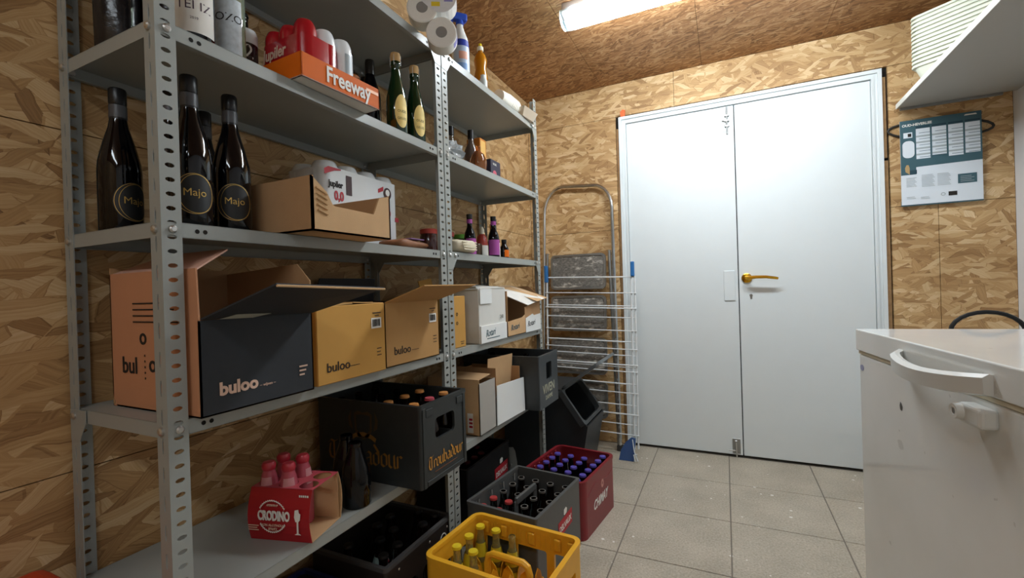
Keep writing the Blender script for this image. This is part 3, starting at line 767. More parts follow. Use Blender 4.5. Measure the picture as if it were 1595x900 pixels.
for x, y, rz, lab in ((-1.115, .500, 12, 'black wine bottle with gold-ringed label, leftmost beside the rear post'), (-1.035, .555, 20, 'black wine bottle half hidden behind the near front post'),
                      (-.935, .535, -22, 'black wine bottle with gold-ringed label just right of the near front post'), (-1.09, .655, -30, 'black wine bottle at the back behind the two front bottles'),
                      (-.955, .628, -26, 'black wine bottle with gold-ringed label touching the cardboard tray')):
    spawn(majo, 'wine_bottle', lab, 'bottle', (x, y, TZ['B']), rz, 'black wine bottles on the second shelf')
# top-left shelf row
g = G()
for k in range(3): g.lathe([(0, .002), (.03, 0), (.036, .01), (.037, .12), (.034, .2), (.036, .27), (.02, .285), (0, .287)], 14, T((0, -.035, .03)[k], (-.03, .035, .06)[k], 0))
for v in g.bm.verts: v.co += Vector((rnd.uniform(-.004, .004), rnd.uniform(-.004, .004), 0))
bl = tag(link('wrapped_pack', g.mesh('wrapped_pack', mat('black_wrap', '#191719', .22, var=.5, vs=60, bump=.6, bs=60), True, 60), M=T(-1.115, .535, TZ['A'])), 'pack of bottles in crumpled black plastic wrap on the upper shelf', 'pack')
WINE2 = scale_prof(BURG, 1.0, 1.05)
w2 = bottle_parts(WINE2, M_BOTB, scale_prof(WINE_CAP, 1, 1.05), M_BLKCAP)
w2.append(('label', G().lathe([(.0370, .022), (.0370, .125)], 20, None, -62, 62).mesh('label', M_PAPER, True), [('lettering', text_wrap('TEI IZ', .024, .0374, .066, mat('plum_ink', '#4a3540', .6))), ('lettering', text_wrap('2019', .007, .0374, .047, MATS['plum_ink']))]))
spawn(w2, 'wine_bottle', 'dark wine bottle with large white paper label beside the near front post', 'bottle', (-.935, .548, TZ['A']), -28)
cl_ = bottle_parts([(.030, 0), (.033, .004), (.033, .18), (.028, .2), (.014, .225), (.013, .27)], mat('pale_green_glass', '#cfe0c4', .05, trans=.7, var=.1), [(.0150, .25), (.0150, .285), (0, .286)], M_BLKCAP)
cl_.append(('label', G().lathe([(.0334, .03), (.0334, .15)], 20, None, -70, 45).mesh('label', mat('silver_label', '#c2cbd0', .35, var=.35, vs=90), True), [('lettering', text_wrap('OZO', .024, .0338, .10, M_INK))]))
spawn(cl_, 'clear_bottle', 'clear greenish bottle with ornate silver label on the upper shelf', 'bottle', (-.965, .638, TZ['A']), -30)
db = bottle_parts(scale_prof(LONGNECK, 1.0, 1.05), M_BOTBR, crown(.242), M_BLKCAP)
spawn(db, 'beer_bottle', 'dark brown bottle standing behind the small black-labelled can', 'bottle', (-1.12, .778, TZ['A']))
cn = [('can_body', G().lathe([(0, .002), (.022, 0), (.027, .006), (.027, .105)], 22).mesh('can_body', mat('dark_can', '#1d1716', .25, coat=.4), True)), ('can_top', G().lathe([(.0272, .098), (.0272, .122), (.024, .132), (0, .132)], 22).mesh('can_top', M_CANW, True)),]
cn[0] = cn[0] + ([('lettering', text_wrap('2', .045, .0274, .062, M_INKW)),],)
spawn(cn, 'drink_can', 'small dark can with white top and swirling white figure', 'can', (-1.0, .70, TZ['A']), -20)
# orange tray and red can pack
tr = thing('display_tray', 'orange printed cardboard tray overhanging the shelf edge', 'tray', (-.835, .715, TZ['A']), -3)
TD, TL, TH = .215, .235, .055
g = G(); g.box(-TD, 0, 0, TL, .0006, .003); part('base', g, M_WCART, tr)
for M in (F((0, 0, .0006), (0, 1, 0), (0, 0, 1)), F((-TD, TL, .0006), (0, -1, 0), (0, 0, 1))):
    part('side_wall', G().poly(rect(0, 0, TL, TH), .003, M), M_ORANGE, tr)
for M in (F((-TD, 0, .0006), (1, 0, 0), (0, 0, 1)), F((0, TL, .0006), (-1, 0, 0), (0, 0, 1))):
    part('side_wall', G().poly(rect(0, 0, TD, TH), .003, M), M_ORANGE, tr)
letters('Freeway', .052, M_INKW, tr, F((.0016, .065, .013), (0, 1, 0), (0, 0, 1)), bold=.0012, xs=.78)
part('price_strip', G().poly(rect(.19, .036, .232, .044), .0005, F((.001, 0, 0), (0, 1, 0), (0, 0, 1))), mat('pale_orange_print', '#f0a468', .4), tr)
def can_pack(nx, ny, r, h, name):
    g = G()
    for i in range(nx):
        for j in range(ny): g.lathe([(0, .001), (r * .8, .0), (r, .01), (r, h - .022), (r * .93, h - .012), (r * .78, h - .001), (r * .7, h), (0, h - .004)], 20, T((i + .5) * 2 * r, (j + .5) * 2 * r, 0))
    return g
pk = thing('can_pack', 'red shrink-wrapped beer can pack sitting in the orange tray', 'can pack', (-.842, .728, TZ['A'] + .004), -3)
r = .0258
for i in range(3):
    for j in range(3):
        red = j < 2 or i > 0
        m = M_REDP if not (j >= 1 and i == 0) else M_CANW
        part('can', G().lathe([(0, .001), (r * .8, .0), (r, .01), (r, .120), (r * .95, .129), (r * .8, .139), (r * .72, .142), (0, .138)], 22, T(-(i + .5) * 2 * r, (j + .5) * 2 * r, 0)), m, pk, True)
g = G(); g.poly(rrect(-.156, -.001, .001, .105, .0255, 6), .09, T(0, 0, .105)); part('film', g, M_REDP, pk, True)
for j in (1, 2):
    part('panel_print', G().lathe([(r + .0018, .03), (r + .0018, .112)], 12, T(-r, (j + .5) * 2 * r, 0), -60, 60), M_CANW, pk, True)
    part('panel_print', G().lathe([(r + .0024, .04), (r + .0024, .105)], 8, T(-r, (j + .5) * 2 * r, 0), -22, 22), M_REDP if j == 1 else mat('grey_panel', '#9aa3a6', .4), pk, True)
letters('Jupiler', .038, M_PINKINK, pk, F((-.142, -.0024, .066), (1, 0, 0), (0, 0, 1)), bold=.0008, shear=.15, xs=.85)
ob = bottle_parts(scale_prof(LONGNECK, 1.1, 1.12), M_BOTBR, crown(.2625, .0165), mat('brown_cap', '#6b4326', .3), [(.06, .19, .0338, mat('amber_label', '#b5661d', .5), 0, 360)])
spawn(ob, 'beer_bottle', 'brown bottle with amber orange label behind the orange tray', 'bottle', (-1.05, 1.075, TZ['A']))
bb = bottle_parts(scale_prof(LONGNECK, 1.05, 1.12), M_BOTB, [(.0155, .222), (.0155, .262), (.014, .27), (0, .27)], mat('dark_foil', '#2c2a25', .3, .4))
spawn(bb, 'beer_bottle', 'black bottle with dark foil neck left of the corked green bottles', 'bottle', (-1.03, 1.150, TZ['A']))
spawn(bb, 'beer_bottle', 'black bottle with dark foil neck behind the end of the orange tray', 'bottle', (-1.13, 1.235, TZ['A']))
CH = [(.029, 0), (.032, .004), (.0325, .10), (.031, .125), (.022, .165), (.0155, .195), (.0140, .225), (.0158, .228), (.0158, .238), (.013, .242)]
ch = bottle_parts(CH, M_BOTG, [(.0145, .238), (.0155, .244), (.0165, .256), (.0150, .266), (0, .267)], mat('cork', '#bf9a66', .8, bump=.3))
ch.append(('label', label_disc(.023, .052, .076, .0329, M_LABY), [('lettering', text_wrap('OUDE', .011, .0333, .072, mat('olive_ink', '#5d5325', .6))), ('lettering', text_wrap('GEUZE', .010, .0333, .05, MATS['olive_ink']))]))
g = G()
for a in range(4):
    c, s_ = math.cos(math.radians(45 + 90 * a)), math.sin(math.radians(45 + 90 * a)); g.tube([(.0165 * c, .0165 * s_, .226), (.0172 * c, .0172 * s_, .258), (.006 * c, .006 * s_, .268)], .0006, 5)
ch.append(('wire_cage', g.mesh('wire_cage', M_BOLT)))
spawn(ch, 'corked_bottle', 'green corked bottle with yellow label, nearer to the orange tray', 'bottle', (-.925, 1.150, TZ['A']), -22, 'green corked bottles')
spawn(ch, 'corked_bottle', 'green corked bottle with yellow label, nearer to the middle posts', 'bottle', (-.925, 1.245, TZ['A']), -22, 'green corked bottles')
gl = [('glass', G().lathe([(0, .001), (.022, 0), (.027, .004), (.029, .085), (.0275, .085), (.025, .008), (0, .007)], 22).mesh('glass', M_CLEAR, True)), ('contents', G().lathe([(0, .0075), (.0245, .0085), (.0255, .036), (0, .036)], 20).mesh('contents', mat('plum_liquid', '#59243d', .3), True))]
spawn(gl, 'tumbler', 'clear tumbler with plum red contents beside the middle posts', 'glass', (-1.0, 1.28 + .0, TZ['A']))

# toilet rolls slung over the shelf edge
rp = thing('roll_pack', 'plastic pack of white paper rolls drooping over the top shelf edge', 'paper rolls', (-.806, 1.190, 1.891), 30); rp.scale = (1, .55, 1)
cs = [(-.032, .026), (.026, -.051), (-.045, .123), (.026, .060)]
M_LIL = mat('lilac_print', '#8d8cc9', .4)
for k, (x, z) in enumerate(cs):
    q = part('roll', G().lathe([(.018, 0), (.044, 0), (.048, .004), (.048, .096), (.044, .1), (.018, .1), (.018, 0)], 26, F((x, .1, z), (1, 0, 0), (0, 0, 1))), mat('tissue', '#e8e6de', .9, var=.03, bump=.2, bs=150), rp, True)
    part('core', G().lathe([(.0178, .002), (.0178, .098), (0, .098)], 16, F((x, .1, z), (1, 0, 0), (0, 0, 1))), mat('grey_core', '#8f8c88', .9), q)
part('film_end', G().poly([(cs[2][0] + .05 * math.cos(math.radians(a)), cs[2][1] + .05 * math.sin(math.radians(a))) for a in range(45, 226, 15)] + [(cs[3][0] + .05 * math.cos(math.radians(a)), cs[3][1] + .05 * math.sin(math.radians(a))) for a in range(-135, 46, 15)], .102, F((0, -.001, 0), (1, 0, 0), (0, 0, 1))), mat('printed_film', '#e2e2e2', .25, var=.08, vs=60, coat=.4), rp)
for q_ in ((-.06, .10, M_YELCAP), (-.025, .085, M_YELCAP), (.02, .065, M_LIL), (.05, .05, M_LIL), (.01, .035, M_YELCAP)):
    flat(rect(q_[0] - .013, q_[1] - .006, q_[0] + .014, q_[1] + .008), q_[2], rp, F((0, -.0014, 0), (1, 0, 0), (0, 0, 1)), 'wrap_print')
for k, m, a0, a1, y0, y1 in ((2, M_YELCAP, -80, -20, .01, .05), (2, M_YELCAP, 140, 190, .03, .08), (0, M_YELCAP, 120, 170, .01, .06), (3, M_LIL, -60, 20, .02, .09), (3, M_YELCAP, -100, -65, .01, .05), (1, M_LIL, -40, 10, .03, .08)):
    part('wrap_print', G().lathe([(.0486, y0), (.0486, y1)], 12, F((cs[k][0], .1, cs[k][1]), (1, 0, 0), (0, 0, 1)), a0, a1), m, rp, True)

# ------------------------------------------------------------------ second shelf: cardboard tray, white can pack, bread
bx = thing('cardboard_tray', 'brown corrugated tray with cut-down front beside the wine bottles', 'box', (-.787, .69, TZ['B'] + .0006))
D, L, Hh = .198, .248, .118
part('base', G().box(-D, 0, 0, L, 0, .004), M_KRAFT, bx)
fr = [(0, 0), (L, 0), (L, Hh - .006), (L - .04, Hh - .016), (L - .056, Hh - .05), (L - .062, .058), (.062, .06), (.056, Hh - .055), (.04, Hh - .03), (0, Hh)]
part('front_wall', G().poly(fr, .005, F((0, 0, 0), (0, 1, 0), (0, 0, 1))), M_KRAFT, bx)
part('side_wall', G().poly(rect(0, 0, D, Hh), .005, F((-D, 0, 0), (1, 0, 0), (0, 0, 1))), M_KRAFT2, bx)
part('side_wall', G().poly(rect(0, 0, D, Hh - .006), .005, F((0, L, 0), (-1, 0, 0), (0, 0, 1))), M_KRAFT2, bx)
part('rear_wall', G().poly(rect(0, 0, L, Hh - .01), .005, F((-D, L, 0), (0, -1, 0), (0, 0, 1))), M_KRAFT2, bx)
for k in range(5): part('crease', G().tube([(.0015, .01 + .001 * k, Hh - .024 - .012 * k), (.002, .04, Hh - .036 - .011 * k)], .0022, 5), M_KRAFT, bx, True)
wp = thing('can_pack', 'white shrink-wrapped beer can pack standing behind the brown tray', 'can pack', (-.992, .912, TZ['B'] + .0005), 0); wp.scale = (1.2, 1.2, 1.2)
r = .0325
for i in range(2):
    for j in range(4):
        part('can', G().lathe([(0, .001), (r * .8, 0), (r, .01), (r, .178), (r * .95, .187), (r * .8, .198), (r * .72, .201), (0, .197)], 22, T(-(i + .5) * 2 * r, (j + .5) * 2 * r, 0)), M_CANW, wp, True)
FW = F((.0016, 0, 0), (0, 1, 0), (0, 0, 1))
for y_, z_, k_ in ((.012, .138, 1.0), (.185, .122, .8)):
    letters('Jupiler', .021 * k_, M_INK, wp, FW @ T(y_, z_, 0), bold=.0006, xs=.8)
    letters('0,0', .030 * k_, M_REDINK, wp, FW @ T(y_ + .016, z_ - .03, 0), bold=.0012, xs=.8)
flat(rect(.066, .125, .084, .172), mat('maroon_print', '#3c1a1a', .5), wp, FW, 'panel_print')
flat(disc(.214, .153, .015, .016), mat('maroon_print', '#3c1a1a'), wp, FW, 'roundel')
flat(disc(.214, .155, .008, .009), M_INKW, wp, FW @ T(0, 0, .0007), 'roundel')
flat([(.178, .15), (.198, .158), (.198, .17), (.178, .16)], M_REDINK, wp, FW, 'panel_print')
flat([(.0, .163), (.03, .176), (.05, .18), (.05, .183), (.012, .183), (.0, .176)], M_REDINK, wp, FW, 'panel_print')
for y_ in (.243,): flat(rect(y_, .08, y_ + .014, .092), M_REDINK, wp, FW, 'panel_print'); flat(rect(y_, .008, y_ + .014, .02), M_REDINK, wp, FW, 'panel_print')
part('film', G().poly(rrect(-.1295, .0005, .001, .2595, .02, 6), .175, T(0, 0, .184)), M_CANW, wp, True)
part('base_film', G().box(-.13, .002, 0, .262, -.0002, .006, .002, 1), M_CANW, wp)
def blob(sx, sy, sz, m, seed, nm, amp=.15, M=None):
    rr = random.Random(seed); b = bmesh.new(); bmesh.ops.create_icosphere(b, subdivisions=3, radius=1.0)
    ph = [(rr.uniform(2, 6), rr.uniform(2, 6), rr.uniform(0, 6)) for _ in range(3)]
    for v in b.verts:
        c = v.co.copy(); k = 1 + amp * sum(math.sin(c.x * a + c.y * bb_ + p) for a, bb_, p in ph) / 3
        c = Vector((math.copysign(abs(c.x) ** .7, c.x), math.copysign(abs(c.y) ** .7, c.y), math.copysign(abs(c.z) ** .8, c.z))) * k
        v.co = Vector((c.x * sx, c.y * sy, max(-1, c.z) * sz + sz))
    g = G(); g.add(b, M); return g.mesh(nm, m, True, 80)
br = thing('bread_bag', 'flat bag of brown bread with purple print at the shelf edge', 'bread', (-.945, 1.19, TZ['B']))
link('loaf', blob(.05, .09, .016, mat('brown_bread', '#8a5a3a', .6, var=.35, vs=40), 3, 'loaf', .12), br)
part('bag_print', G().box(-.03, .045, -.02, .05, .031, .034, .001, 1), mat('lilac_bag', '#8f6aa0', .35), br)

# ------------------------------------------------------------------ third shelf: cartons
def flap(a, b, c, d, t=.003):
    """solid flap from four corner points a-b (hinge) c-d (outer edge)"""
    a, b, c, d = map(Vector, (a, b, c, d)); n = (b - a).cross(d - a).normalized() * t
    return G().tris([a, b, c, d, a - n, b - n, c - n, d - n], [(0, 1, 2, 3), (7, 6, 5, 4), (0, 4, 5, 1), (1, 5, 6, 2), (2, 6, 7, 3), (3, 7, 4, 0)])
zc = TZ['C']
b1 = thing('wine_carton', 'terracotta and charcoal carton with torn-open top, nearest on the third shelf', 'box', (-.845, .487, zc))
D, L = .295, .243
part('base', G().box(-D, 0, 0, L, 0, .003), M_PINK, b1)
part('near_panel', G().poly([(0, .02), (.014, 0), (D, 0), (D, .172), (D - .004, .268), (.0, .268)], .003, F((-D, 0, 0), (1, 0, 0), (0, 0, 1))), M_PINK, b1, label='terracotta side panel')
part('front_panel', G().poly(rect(.0, 0, L, .174), .003, F((0, 0, 0), (0, 1, 0), (0, 0, 1))), M_BLACKC, b1, label='charcoal front panel')
part('far_panel', G().poly([(0, 0), (D, 0), (D, .27), (.04, .285), (.0, .245)], .003, F((0, L, 0), (-1, 0, 0), (0, 0, 1))), M_KRAFT2, b1)
part('rear_panel', G().poly(rect(0, 0, L, .28), .003, F((-D, L, 0), (0, -1, 0), (0, 0, 1))), M_KRAFT2, b1)
part('near_flap', flap((-D + .004, .002, .268), (-.004, .002, .268), (-.045, .085, .31), (-D + .05, .085, .31)), mat('lit_terracotta', '#d0a18c', .8), b1)  # paler than the carton: light falling on the flap is put into its colour
ff = part('front_flap', flap((.0, .004, .175), (.0, L - .002, .172), (.195, .262, .222), (.195, .008, .232)), M_BLACKC, b1)
part('torn_patch', flap((.012, .03, .1745), (.004, .10, .1725), (.03, .12, .1795), (.03, .05, .1818), .0005), mat('torn_paper', '#a3a398', .8), ff)
part('flap_edge', G().tube([(.196, .262, .2205), (.196, .008, .2305)], .0022, 5), M_KRAFT, ff)
FR = F((.0008, 0, 0), (0, 1, 0), (0, 0, 1))
letters('buloo', .033, M_PINKINK, b1, FR @ T(.032, .034, 0), bold=.0012)
letters('~ wijnen ~', .008, M_PINKINK, b1, FR @ T(.112, .034, 0))
for k in range(3): flat(rect(.205 - .0, .056 - k * .009, .226 - .004 * k, .0595 - k * .009), M_PINKINK, b1, FR, 'print')
FN = F((-D, -.0008, 0), (1, 0, 0), (0, 0, 1))
letters('bul', .046, M_INK, b1, FN @ T(.04, .07, 0), bold=.0006); letters('o', .046, M_INK, b1, FN @ T(.135, .076, 0), bold=.0006); letters('o', .046, M_INK, b1, FN @ T(.105, .128, 0), bold=.0006)
for k in range(4): flat(rect(.085, .206 - k * .012, .235 - .012 * (k == 1), .2085 - k * .012), M_INK, b1, FN, 'text_line')
for k in range(5): flat(rect(.121, .06 + k * .011, .1235, .064 + k * .011), M_INK, b1, FN, 'print')

def barcode(parent, Fm, x, z, w=.038, h=.028):
    p = flat(rect(x, z, x + w, z + h), M_INKW, parent, Fm, 'barcode_sticker')
    xx = x + .004; rr = random.Random(5)
    g = G()
    while xx < x + w - .005:
        ww = rr.choice((.0008, .0014, .002)); g.poly(rect(xx, z + .005, xx + ww, z + h - .004), .0002, Fm @ T(0, 0, .0012)); xx += ww + rr.choice((.0009, .0015))
    part('bars', g, M_INK, p)
b2 = thing('wine_carton', 'closed mustard carton between the charcoal box and the open brown box', 'box', (-.853, .748, zc))
D, L, Hh = .28, .232, .185
part('body', G().box(-D, 0, 0, L, 0, Hh, .002, 1), M_MUST, b2)
part('top_flap', flap((-D + .002, .002, Hh + .0005), (-.002, .002, Hh + .0005), (-.002, L / 2, Hh + .005), (-D + .002, L / 2, Hh + .006), .0025), mat('kraft_pale', '#c59a5f', .8), b2)
part('top_flap', flap((-.002, L - .002, Hh + .0005), (-D + .002, L - .002, Hh + .0005), (-D + .002, L / 2 + .003, Hh + .004), (-.002, L / 2 + .003, Hh + .007), .0025), MATS['kraft_pale'], b2)
letters('buloo', .032, M_INK, b2, FR @ T(.026, .028, 0), bold=.0002); flat(rect(.098, .0315, .132, .0328), M_INK, b2, FR, 'print')
barcode(b2, FR, .178, .118)
for k in range(3): flat(rect(.197, .062 - k * .009, .214 - .003 * (k == 1), .064 - k * .009), M_INK, b2, FR, 'print')
flat(rect(.184, .158, .216, .1605), M_INK, b2, FR, 'text_line'); flat(rect(.192, .151, .208, .153), M_INK, b2, FR, 'text_line')
b3 = thing('wine_carton', 'open brown carton with raised front flap beside the middle posts', 'box', (-.862, .99, zc))
D, L, Hh = .28, .262, .182
M_BR3 = mat('tan_carton', '#b88c55', .82, var=.05, vs=20)
part('base', G().box(-D, 0, 0, L, 0, .003), M_BR3, b3)
part('front_panel', G().poly(rect(0, 0, L, Hh), .003, F((0, 0, 0), (0, 1, 0), (0, 0, 1))), M_BR3, b3)
part('rear_panel', G().poly(rect(0, 0, L, Hh), .003, F((-D, L, 0), (0, -1, 0), (0, 0, 1))), M_BR3, b3)
part('side_panel', G().poly(rect(0, 0, D, Hh), .003, F((-D, 0, 0), (1, 0, 0), (0, 0, 1))), M_BR3, b3)
part('side_panel', G().poly(rect(0, 0, D, Hh), .003, F((0, L, 0), (-1, 0, 0), (0, 0, 1))), M_BLACKC, b3)
part('front_flap', flap((0, .002, Hh), (0, L - .002, Hh), (.142, L + .006, Hh + .045), (.142, -.004, Hh + .045)), M_BR3, b3)
part('rear_flap', flap((-D, L, Hh), (-D, 0, Hh), (-D + .02, .01, Hh + .08), (-D + .02, L - .01, Hh + .08)), M_BLACKC, b3)
part('side_flap', flap((-D, .0, Hh), (0, 0, Hh), (-.02, .08, Hh - .02), (-D + .02, .08, Hh - .02)), M_KRAFT2, b3)
letters('buloo', .033, M_INK, b3, FR @ T(.035, .032, 0), bold=.0002); flat(rect(.115, .036, .15, .0372), M_INK, b3, FR, 'print')
barcode(b3, FR, .208, .112)
for k in range(3): flat(rect(.228, .066 - k * .010, .246, .068 - k * .010), M_INK, b3, FR, 'print')
flat(rect(.212, .155, .244, .1575), M_INK, b3, FR, 'text_line'); flat(rect(.222, .147, .236, .149), M_INK, b3, FR, 'text_line')

b4 = thing('wine_carton', 'narrow mustard carton standing between the middle posts and white box', 'box', (-.89, 1.385, zc))
part('body', G().box(-.25, 0, 0, .085, 0, .19, .002, 1), M_MUST, b4)
part('raised_flap', flap((-.13, .002, .19), (-.13, .083, .19), (-.16, .095, .262), (-.15, .0, .25)), M_MUST, b4)
for z in (.085, .118): letters('o', .026, M_INK, b4, FR @ T(.018, z, 0))
flat(rect(.045, .02, .07, .022), M_INK, b4, FR, 'text_line'); flat(rect(.048, .012, .066, .014), M_INK, b4, FR, 'text_line')
b5 = thing('wine_carton', 'white wine carton with ragged torn edge on the far unit', 'box', (-.858, 1.525, zc))
part('body', G().box(-.27, -.004, 0, .235, 0, .215, .002, 1), M_WCART, b5)
part('lower_band', G().box(-.004, .0015, .004, .232, 0.001, .068), mat('white_gloss_card', '#e8eae8', .4, var=.02), b5)
part('upper_patch', G().box(-.002, .0015, .004, .10, .155, .213), MATS['white_gloss_card'], b5)
part('top_flap', flap((-.26, 0, .216), (-.01, 0, .216), (.0, -.028, .221), (-.25, -.028, .222)), mat('grey_card', '#b5b2aa', .8), b5)
part('top_flap', flap((-.002, .01, .217), (-.002, .225, .217), (-.14, .24, .232), (-.14, .0, .226)), M_WCART, b5)
letters('Rotari', .04, M_TEAL, b5, F((.0022, .04, .022), (0, 1, .06), (0, 0, 1)), shear=.35, xs=.8); flat(rect(.05, .014, .16, .017), M_TEAL, b5, F((.002, 0, 0), (0, 1, 0), (0, 0, 1)), 'print')
letters('240', .022, mat('grey_ink', '#77756f', .7), b5, F((.0008, .17, .088), (0, 1, 0), (0, 0, 1)))
b6 = thing('wine_carton', 'ripped brown and white wine carton showing dark bottle necks', 'box', (-.858, 1.768, zc))
D, L = .27, .385
part('base', G().box(-D, 0, 0, L, 0, .003), M_KRAFT2, b6)
part('rear_panel', G().poly(rect(0, 0, L, .215), .003, F((-D, L, 0), (0, -1, 0), (0, 0, 1))), M_KRAFT2, b6)
part('near_panel', G().poly(rect(0, 0, D, .2), .003, F((-D, 0, 0), (1, 0, 0), (0, 0, 1))), M_KRAFT2, b6)
part('far_panel', G().poly([(0, 0), (D, 0), (D, .215), (.06, .22), (0, .17)], .003, F((0, L, 0), (-1, 0, 0), (0, 0, 1))), M_KRAFT2, b6)
part('front_panel', G().poly([(0, 0), (.19, 0), (.19, .085), (.16, .075), (.0, .066)], .003, F((0, 0, 0), (0, 1, 0), (0, 0, 1))), M_KRAFT, b6)
part('front_panel', G().poly([(.19, 0), (L, 0), (L, .14), (.27, .135), (.19, .12)], .003, F((.0, 0, 0), (0, 1, 0), (0, 0, 1))), M_KRAFT2, b6)
part('white_facing', G().poly([(.195, 0), (L, 0), (L, .08), (.30, .076), (.28, .084), (.195, .068)], .001, F((.0018, 0, 0), (0, 1, 0), (0, 0, 1))), MATS['white_gloss_card'], b6)
part('torn_lid', flap((-.10, -.02, .222), (-.10, .24, .222), (.035, .36, .155), (.012, .20, .128)), mat('torn_white', '#e6e3dc', .7), b6)
part('torn_lid', flap((-.10, .10, .224), (-.10, .28, .224), (.036, .40, .158), (.033, .27, .144), .001), M_KRAFT, b6)
letters('Rotari', .036, M_TEAL, b6, F((.001, .03, .024), (0, 1, .06), (0, 0, 1)), shear=.35); letters('Rotari', .036, M_INK, b6, F((.0024, .215, .026), (0, 1, .06), (0, 0, 1)), shear=.35)
wb_ = bottle_parts(scale_prof(BURG, 1, .7), M_BOTB, scale_prof(WINE_CAP, 1.2, .7), M_BLKCAP)
for k, (x, y) in enumerate(((-.15, .10), (-.15, .2), (-.21, .15))):
    spawn(wb_, 'wine_bottle', 'dark wine bottle standing inside the ripped carton, ' + ('front left', 'front right', 'behind')[k], 'bottle', (-.858 + x, 1.768 + y, zc + .004), 0, 'bottles inside the ripped carton')

# ------------------------------------------------------------------ fourth shelf: red carrier, bottles
zd = TZ['D']
cr = thing('bottle_carrier', 'red cardboard bottle carrier with open kraft end on the lower shelf', 'carrier', (-.953, .762, zd), 14.5)
W, Dp, Hh = .158, .105, .118     # local x long, y deep
def bowed(y, s_):   # bowed long side panel, s_ = outward direction in y
    b = bmesh.new(); rows = []
    for k in range(7):
        z = Hh * k / 6; yy = y + s_ * .012 * math.sin(math.pi * k / 6) + s_ * (.006 * (1 - k / 6))
        rows.append([(-W / 2, yy, z), (W / 2, yy, z)])
    vs = [p for r_ in rows for p in r_] + [(p[0], p[1] - s_ * .0012, p[2]) for r_ in rows for p in r_]
    fs = []
    for k in range(6):
        a = 2 * k; q = (a, a + 1, a + 3, a + 2); fs.append(q); o = 14; fs.append(tuple(o + i for i in q[::-1]))
    for k in range(6): fs += [(2 * k, 2 * k + 2, 14 + 2 * k + 2, 14 + 2 * k), (2 * k + 1, 14 + 2 * k + 1, 14 + 2 * k + 3, 2 * k + 3)]
    fs += [(12, 13, 27, 26)]
    g = G(); g.tris(vs, fs); bmesh.ops.recalc_face_normals(g.bm, faces=g.bm.faces[:]); return g
part('front_panel', bowed(-Dp / 2, -1), M_CRODR, cr)
part('rear_panel', bowed(Dp / 2, 1), M_KRAFT, cr)
part('base', G().box(-W / 2, W / 2, -Dp / 2 - .004, Dp / 2 + .004, 0.0, .0015), M_KRAFT, cr)
slots = [(-.053, -.026), (-.0, -.026), (.053, -.026), (-.053, .026), (0, .026), (.053, .026)]
part('top_panel', G().poly(rect(-W / 2, -Dp / 2, W / 2, Dp / 2), .0015, T(0, 0, Hh), [disc(x, y, .0215, n=18) for x, y in slots]), M_CRODT, cr)
part('inner_liner', G().box(-W / 2 + .001, W / 2 - .001, Dp / 2 - .002, Dp / 2 - .001, .003, Hh - .003), M_KRAFT, cr)
def bow_y(z): k = z / Hh; return -Dp / 2 - .012 * math.sin(math.pi * k) - .006 * (1 - k) - .0012
FC = F((0, bow_y(.06) - .0012, 0), (1, 0, 0), (0, -.0, 1))
letters('CRODINO', .030, M_INKW, cr, FC @ T(-.050, .052, 0), bold=.0010, xs=.58, ext=.0009)
def scallop(a0, a1, r, z0):
    n_ = 30; out = []; 
    for i in range(n_ + 1):
        a = math.radians(a0 + (a1 - a0) * i / n_); rr = r + (.0016 if i % 2 else -.0006); out.append((rr * math.cos(a) - .012, rr * math.sin(a) + z0))
    inn = [(-.012 + (math.hypot(x + .012, z - z0) - .0022) * math.cos(math.atan2(z - z0, x + .012)), z0 + (math.hypot(x + .012, z - z0) - .0022) * math.sin(math.atan2(z - z0, x + .012))) for x, z in out]
    return out + inn[::-1]
for a0, a1 in ((28, 152), (208, 332)): flat(scallop(a0, a1, .0365, .061), M_INKW, cr, FC, 'scalloped_ring', .0009)
letters('NON ALCOHOLIC', .0075, M_PINKINK, cr, FC @ T(-.012, .038, 0), align='CENTER', ext=.0008); letters('SPRITZ', .0075, M_PINKINK, cr, FC @ T(-.012, .0295, 0), align='CENTER', ext=.0009)
letters('APERITIVO', .006, M_PINKINK, cr, FC @ T(-.012, .084, 0), align='CENTER', ext=.0012)
flat([(.044, .062), (.047, .052), (.050, .052), (.050, .026), (.044, .023), (.060, .023), (.054, .026), (.054, .052), (.058, .056), (.060, .07), (.056, .072), (.055, .08), (.046, .078)], M_INKW, cr, FC, 'glass_drawing', .0008)
for k in range(5): flat(rect(.05 + k * .005, .103, .0535 + k * .005, .1075), M_INKW, cr, F((0, bow_y(.105) - .0005, 0), (1, 0, 0), (0, 0, 1)), 'print')
for k in range(3): flat(rect(-.077, .036 - k * .005, -.05 - .004 * (k % 2), .038 - k * .005), M_PINKINK, cr, F((0, bow_y(.03) - .0012, 0), (1, 0, 0), (0, 0, 1)), 'text_line')
sm = bottle_parts([(.021, 0), (.0235, .004), (.0235, .075), (.0225, .10), (.0165, .135), (.0135, .145), (.0135, .149)], mat('pink_glass', '#b24e5c', .25, var=.15, coat=.3), [(.0140, .148), (.0155, .151), (.0160, .16), (.0125, .166), (0, .167)], mat('carmine_cap', '#b32a3a', .3, coat=.3), [(.098, .134, .0226, mat('pale_pink_label', '#c98a8f', .5), -40, 60)])
sm[2] = ('label', G().lathe([(.0231, .098), (.0171, .134)], 16, None, -100, -20).mesh('label', MATS['pale_pink_label'], True))
Mc = T(-.953, .762, zd) @ RZ(14.5)
for k in (0, 1, 3, 4):
    lab = {0: 'front left', 1: 'front right', 3: 'rear left', 4: 'rear right'}[k]
    p = Mc @ Vector((slots[k][0], slots[k][1], .0018))
    spawn(sm, 'aperitif_bottle', 'small pink bottle with red cap, %s in the red carrier' % lab, 'bottle', p, 20 * k, 'pink bottles in the carrier')
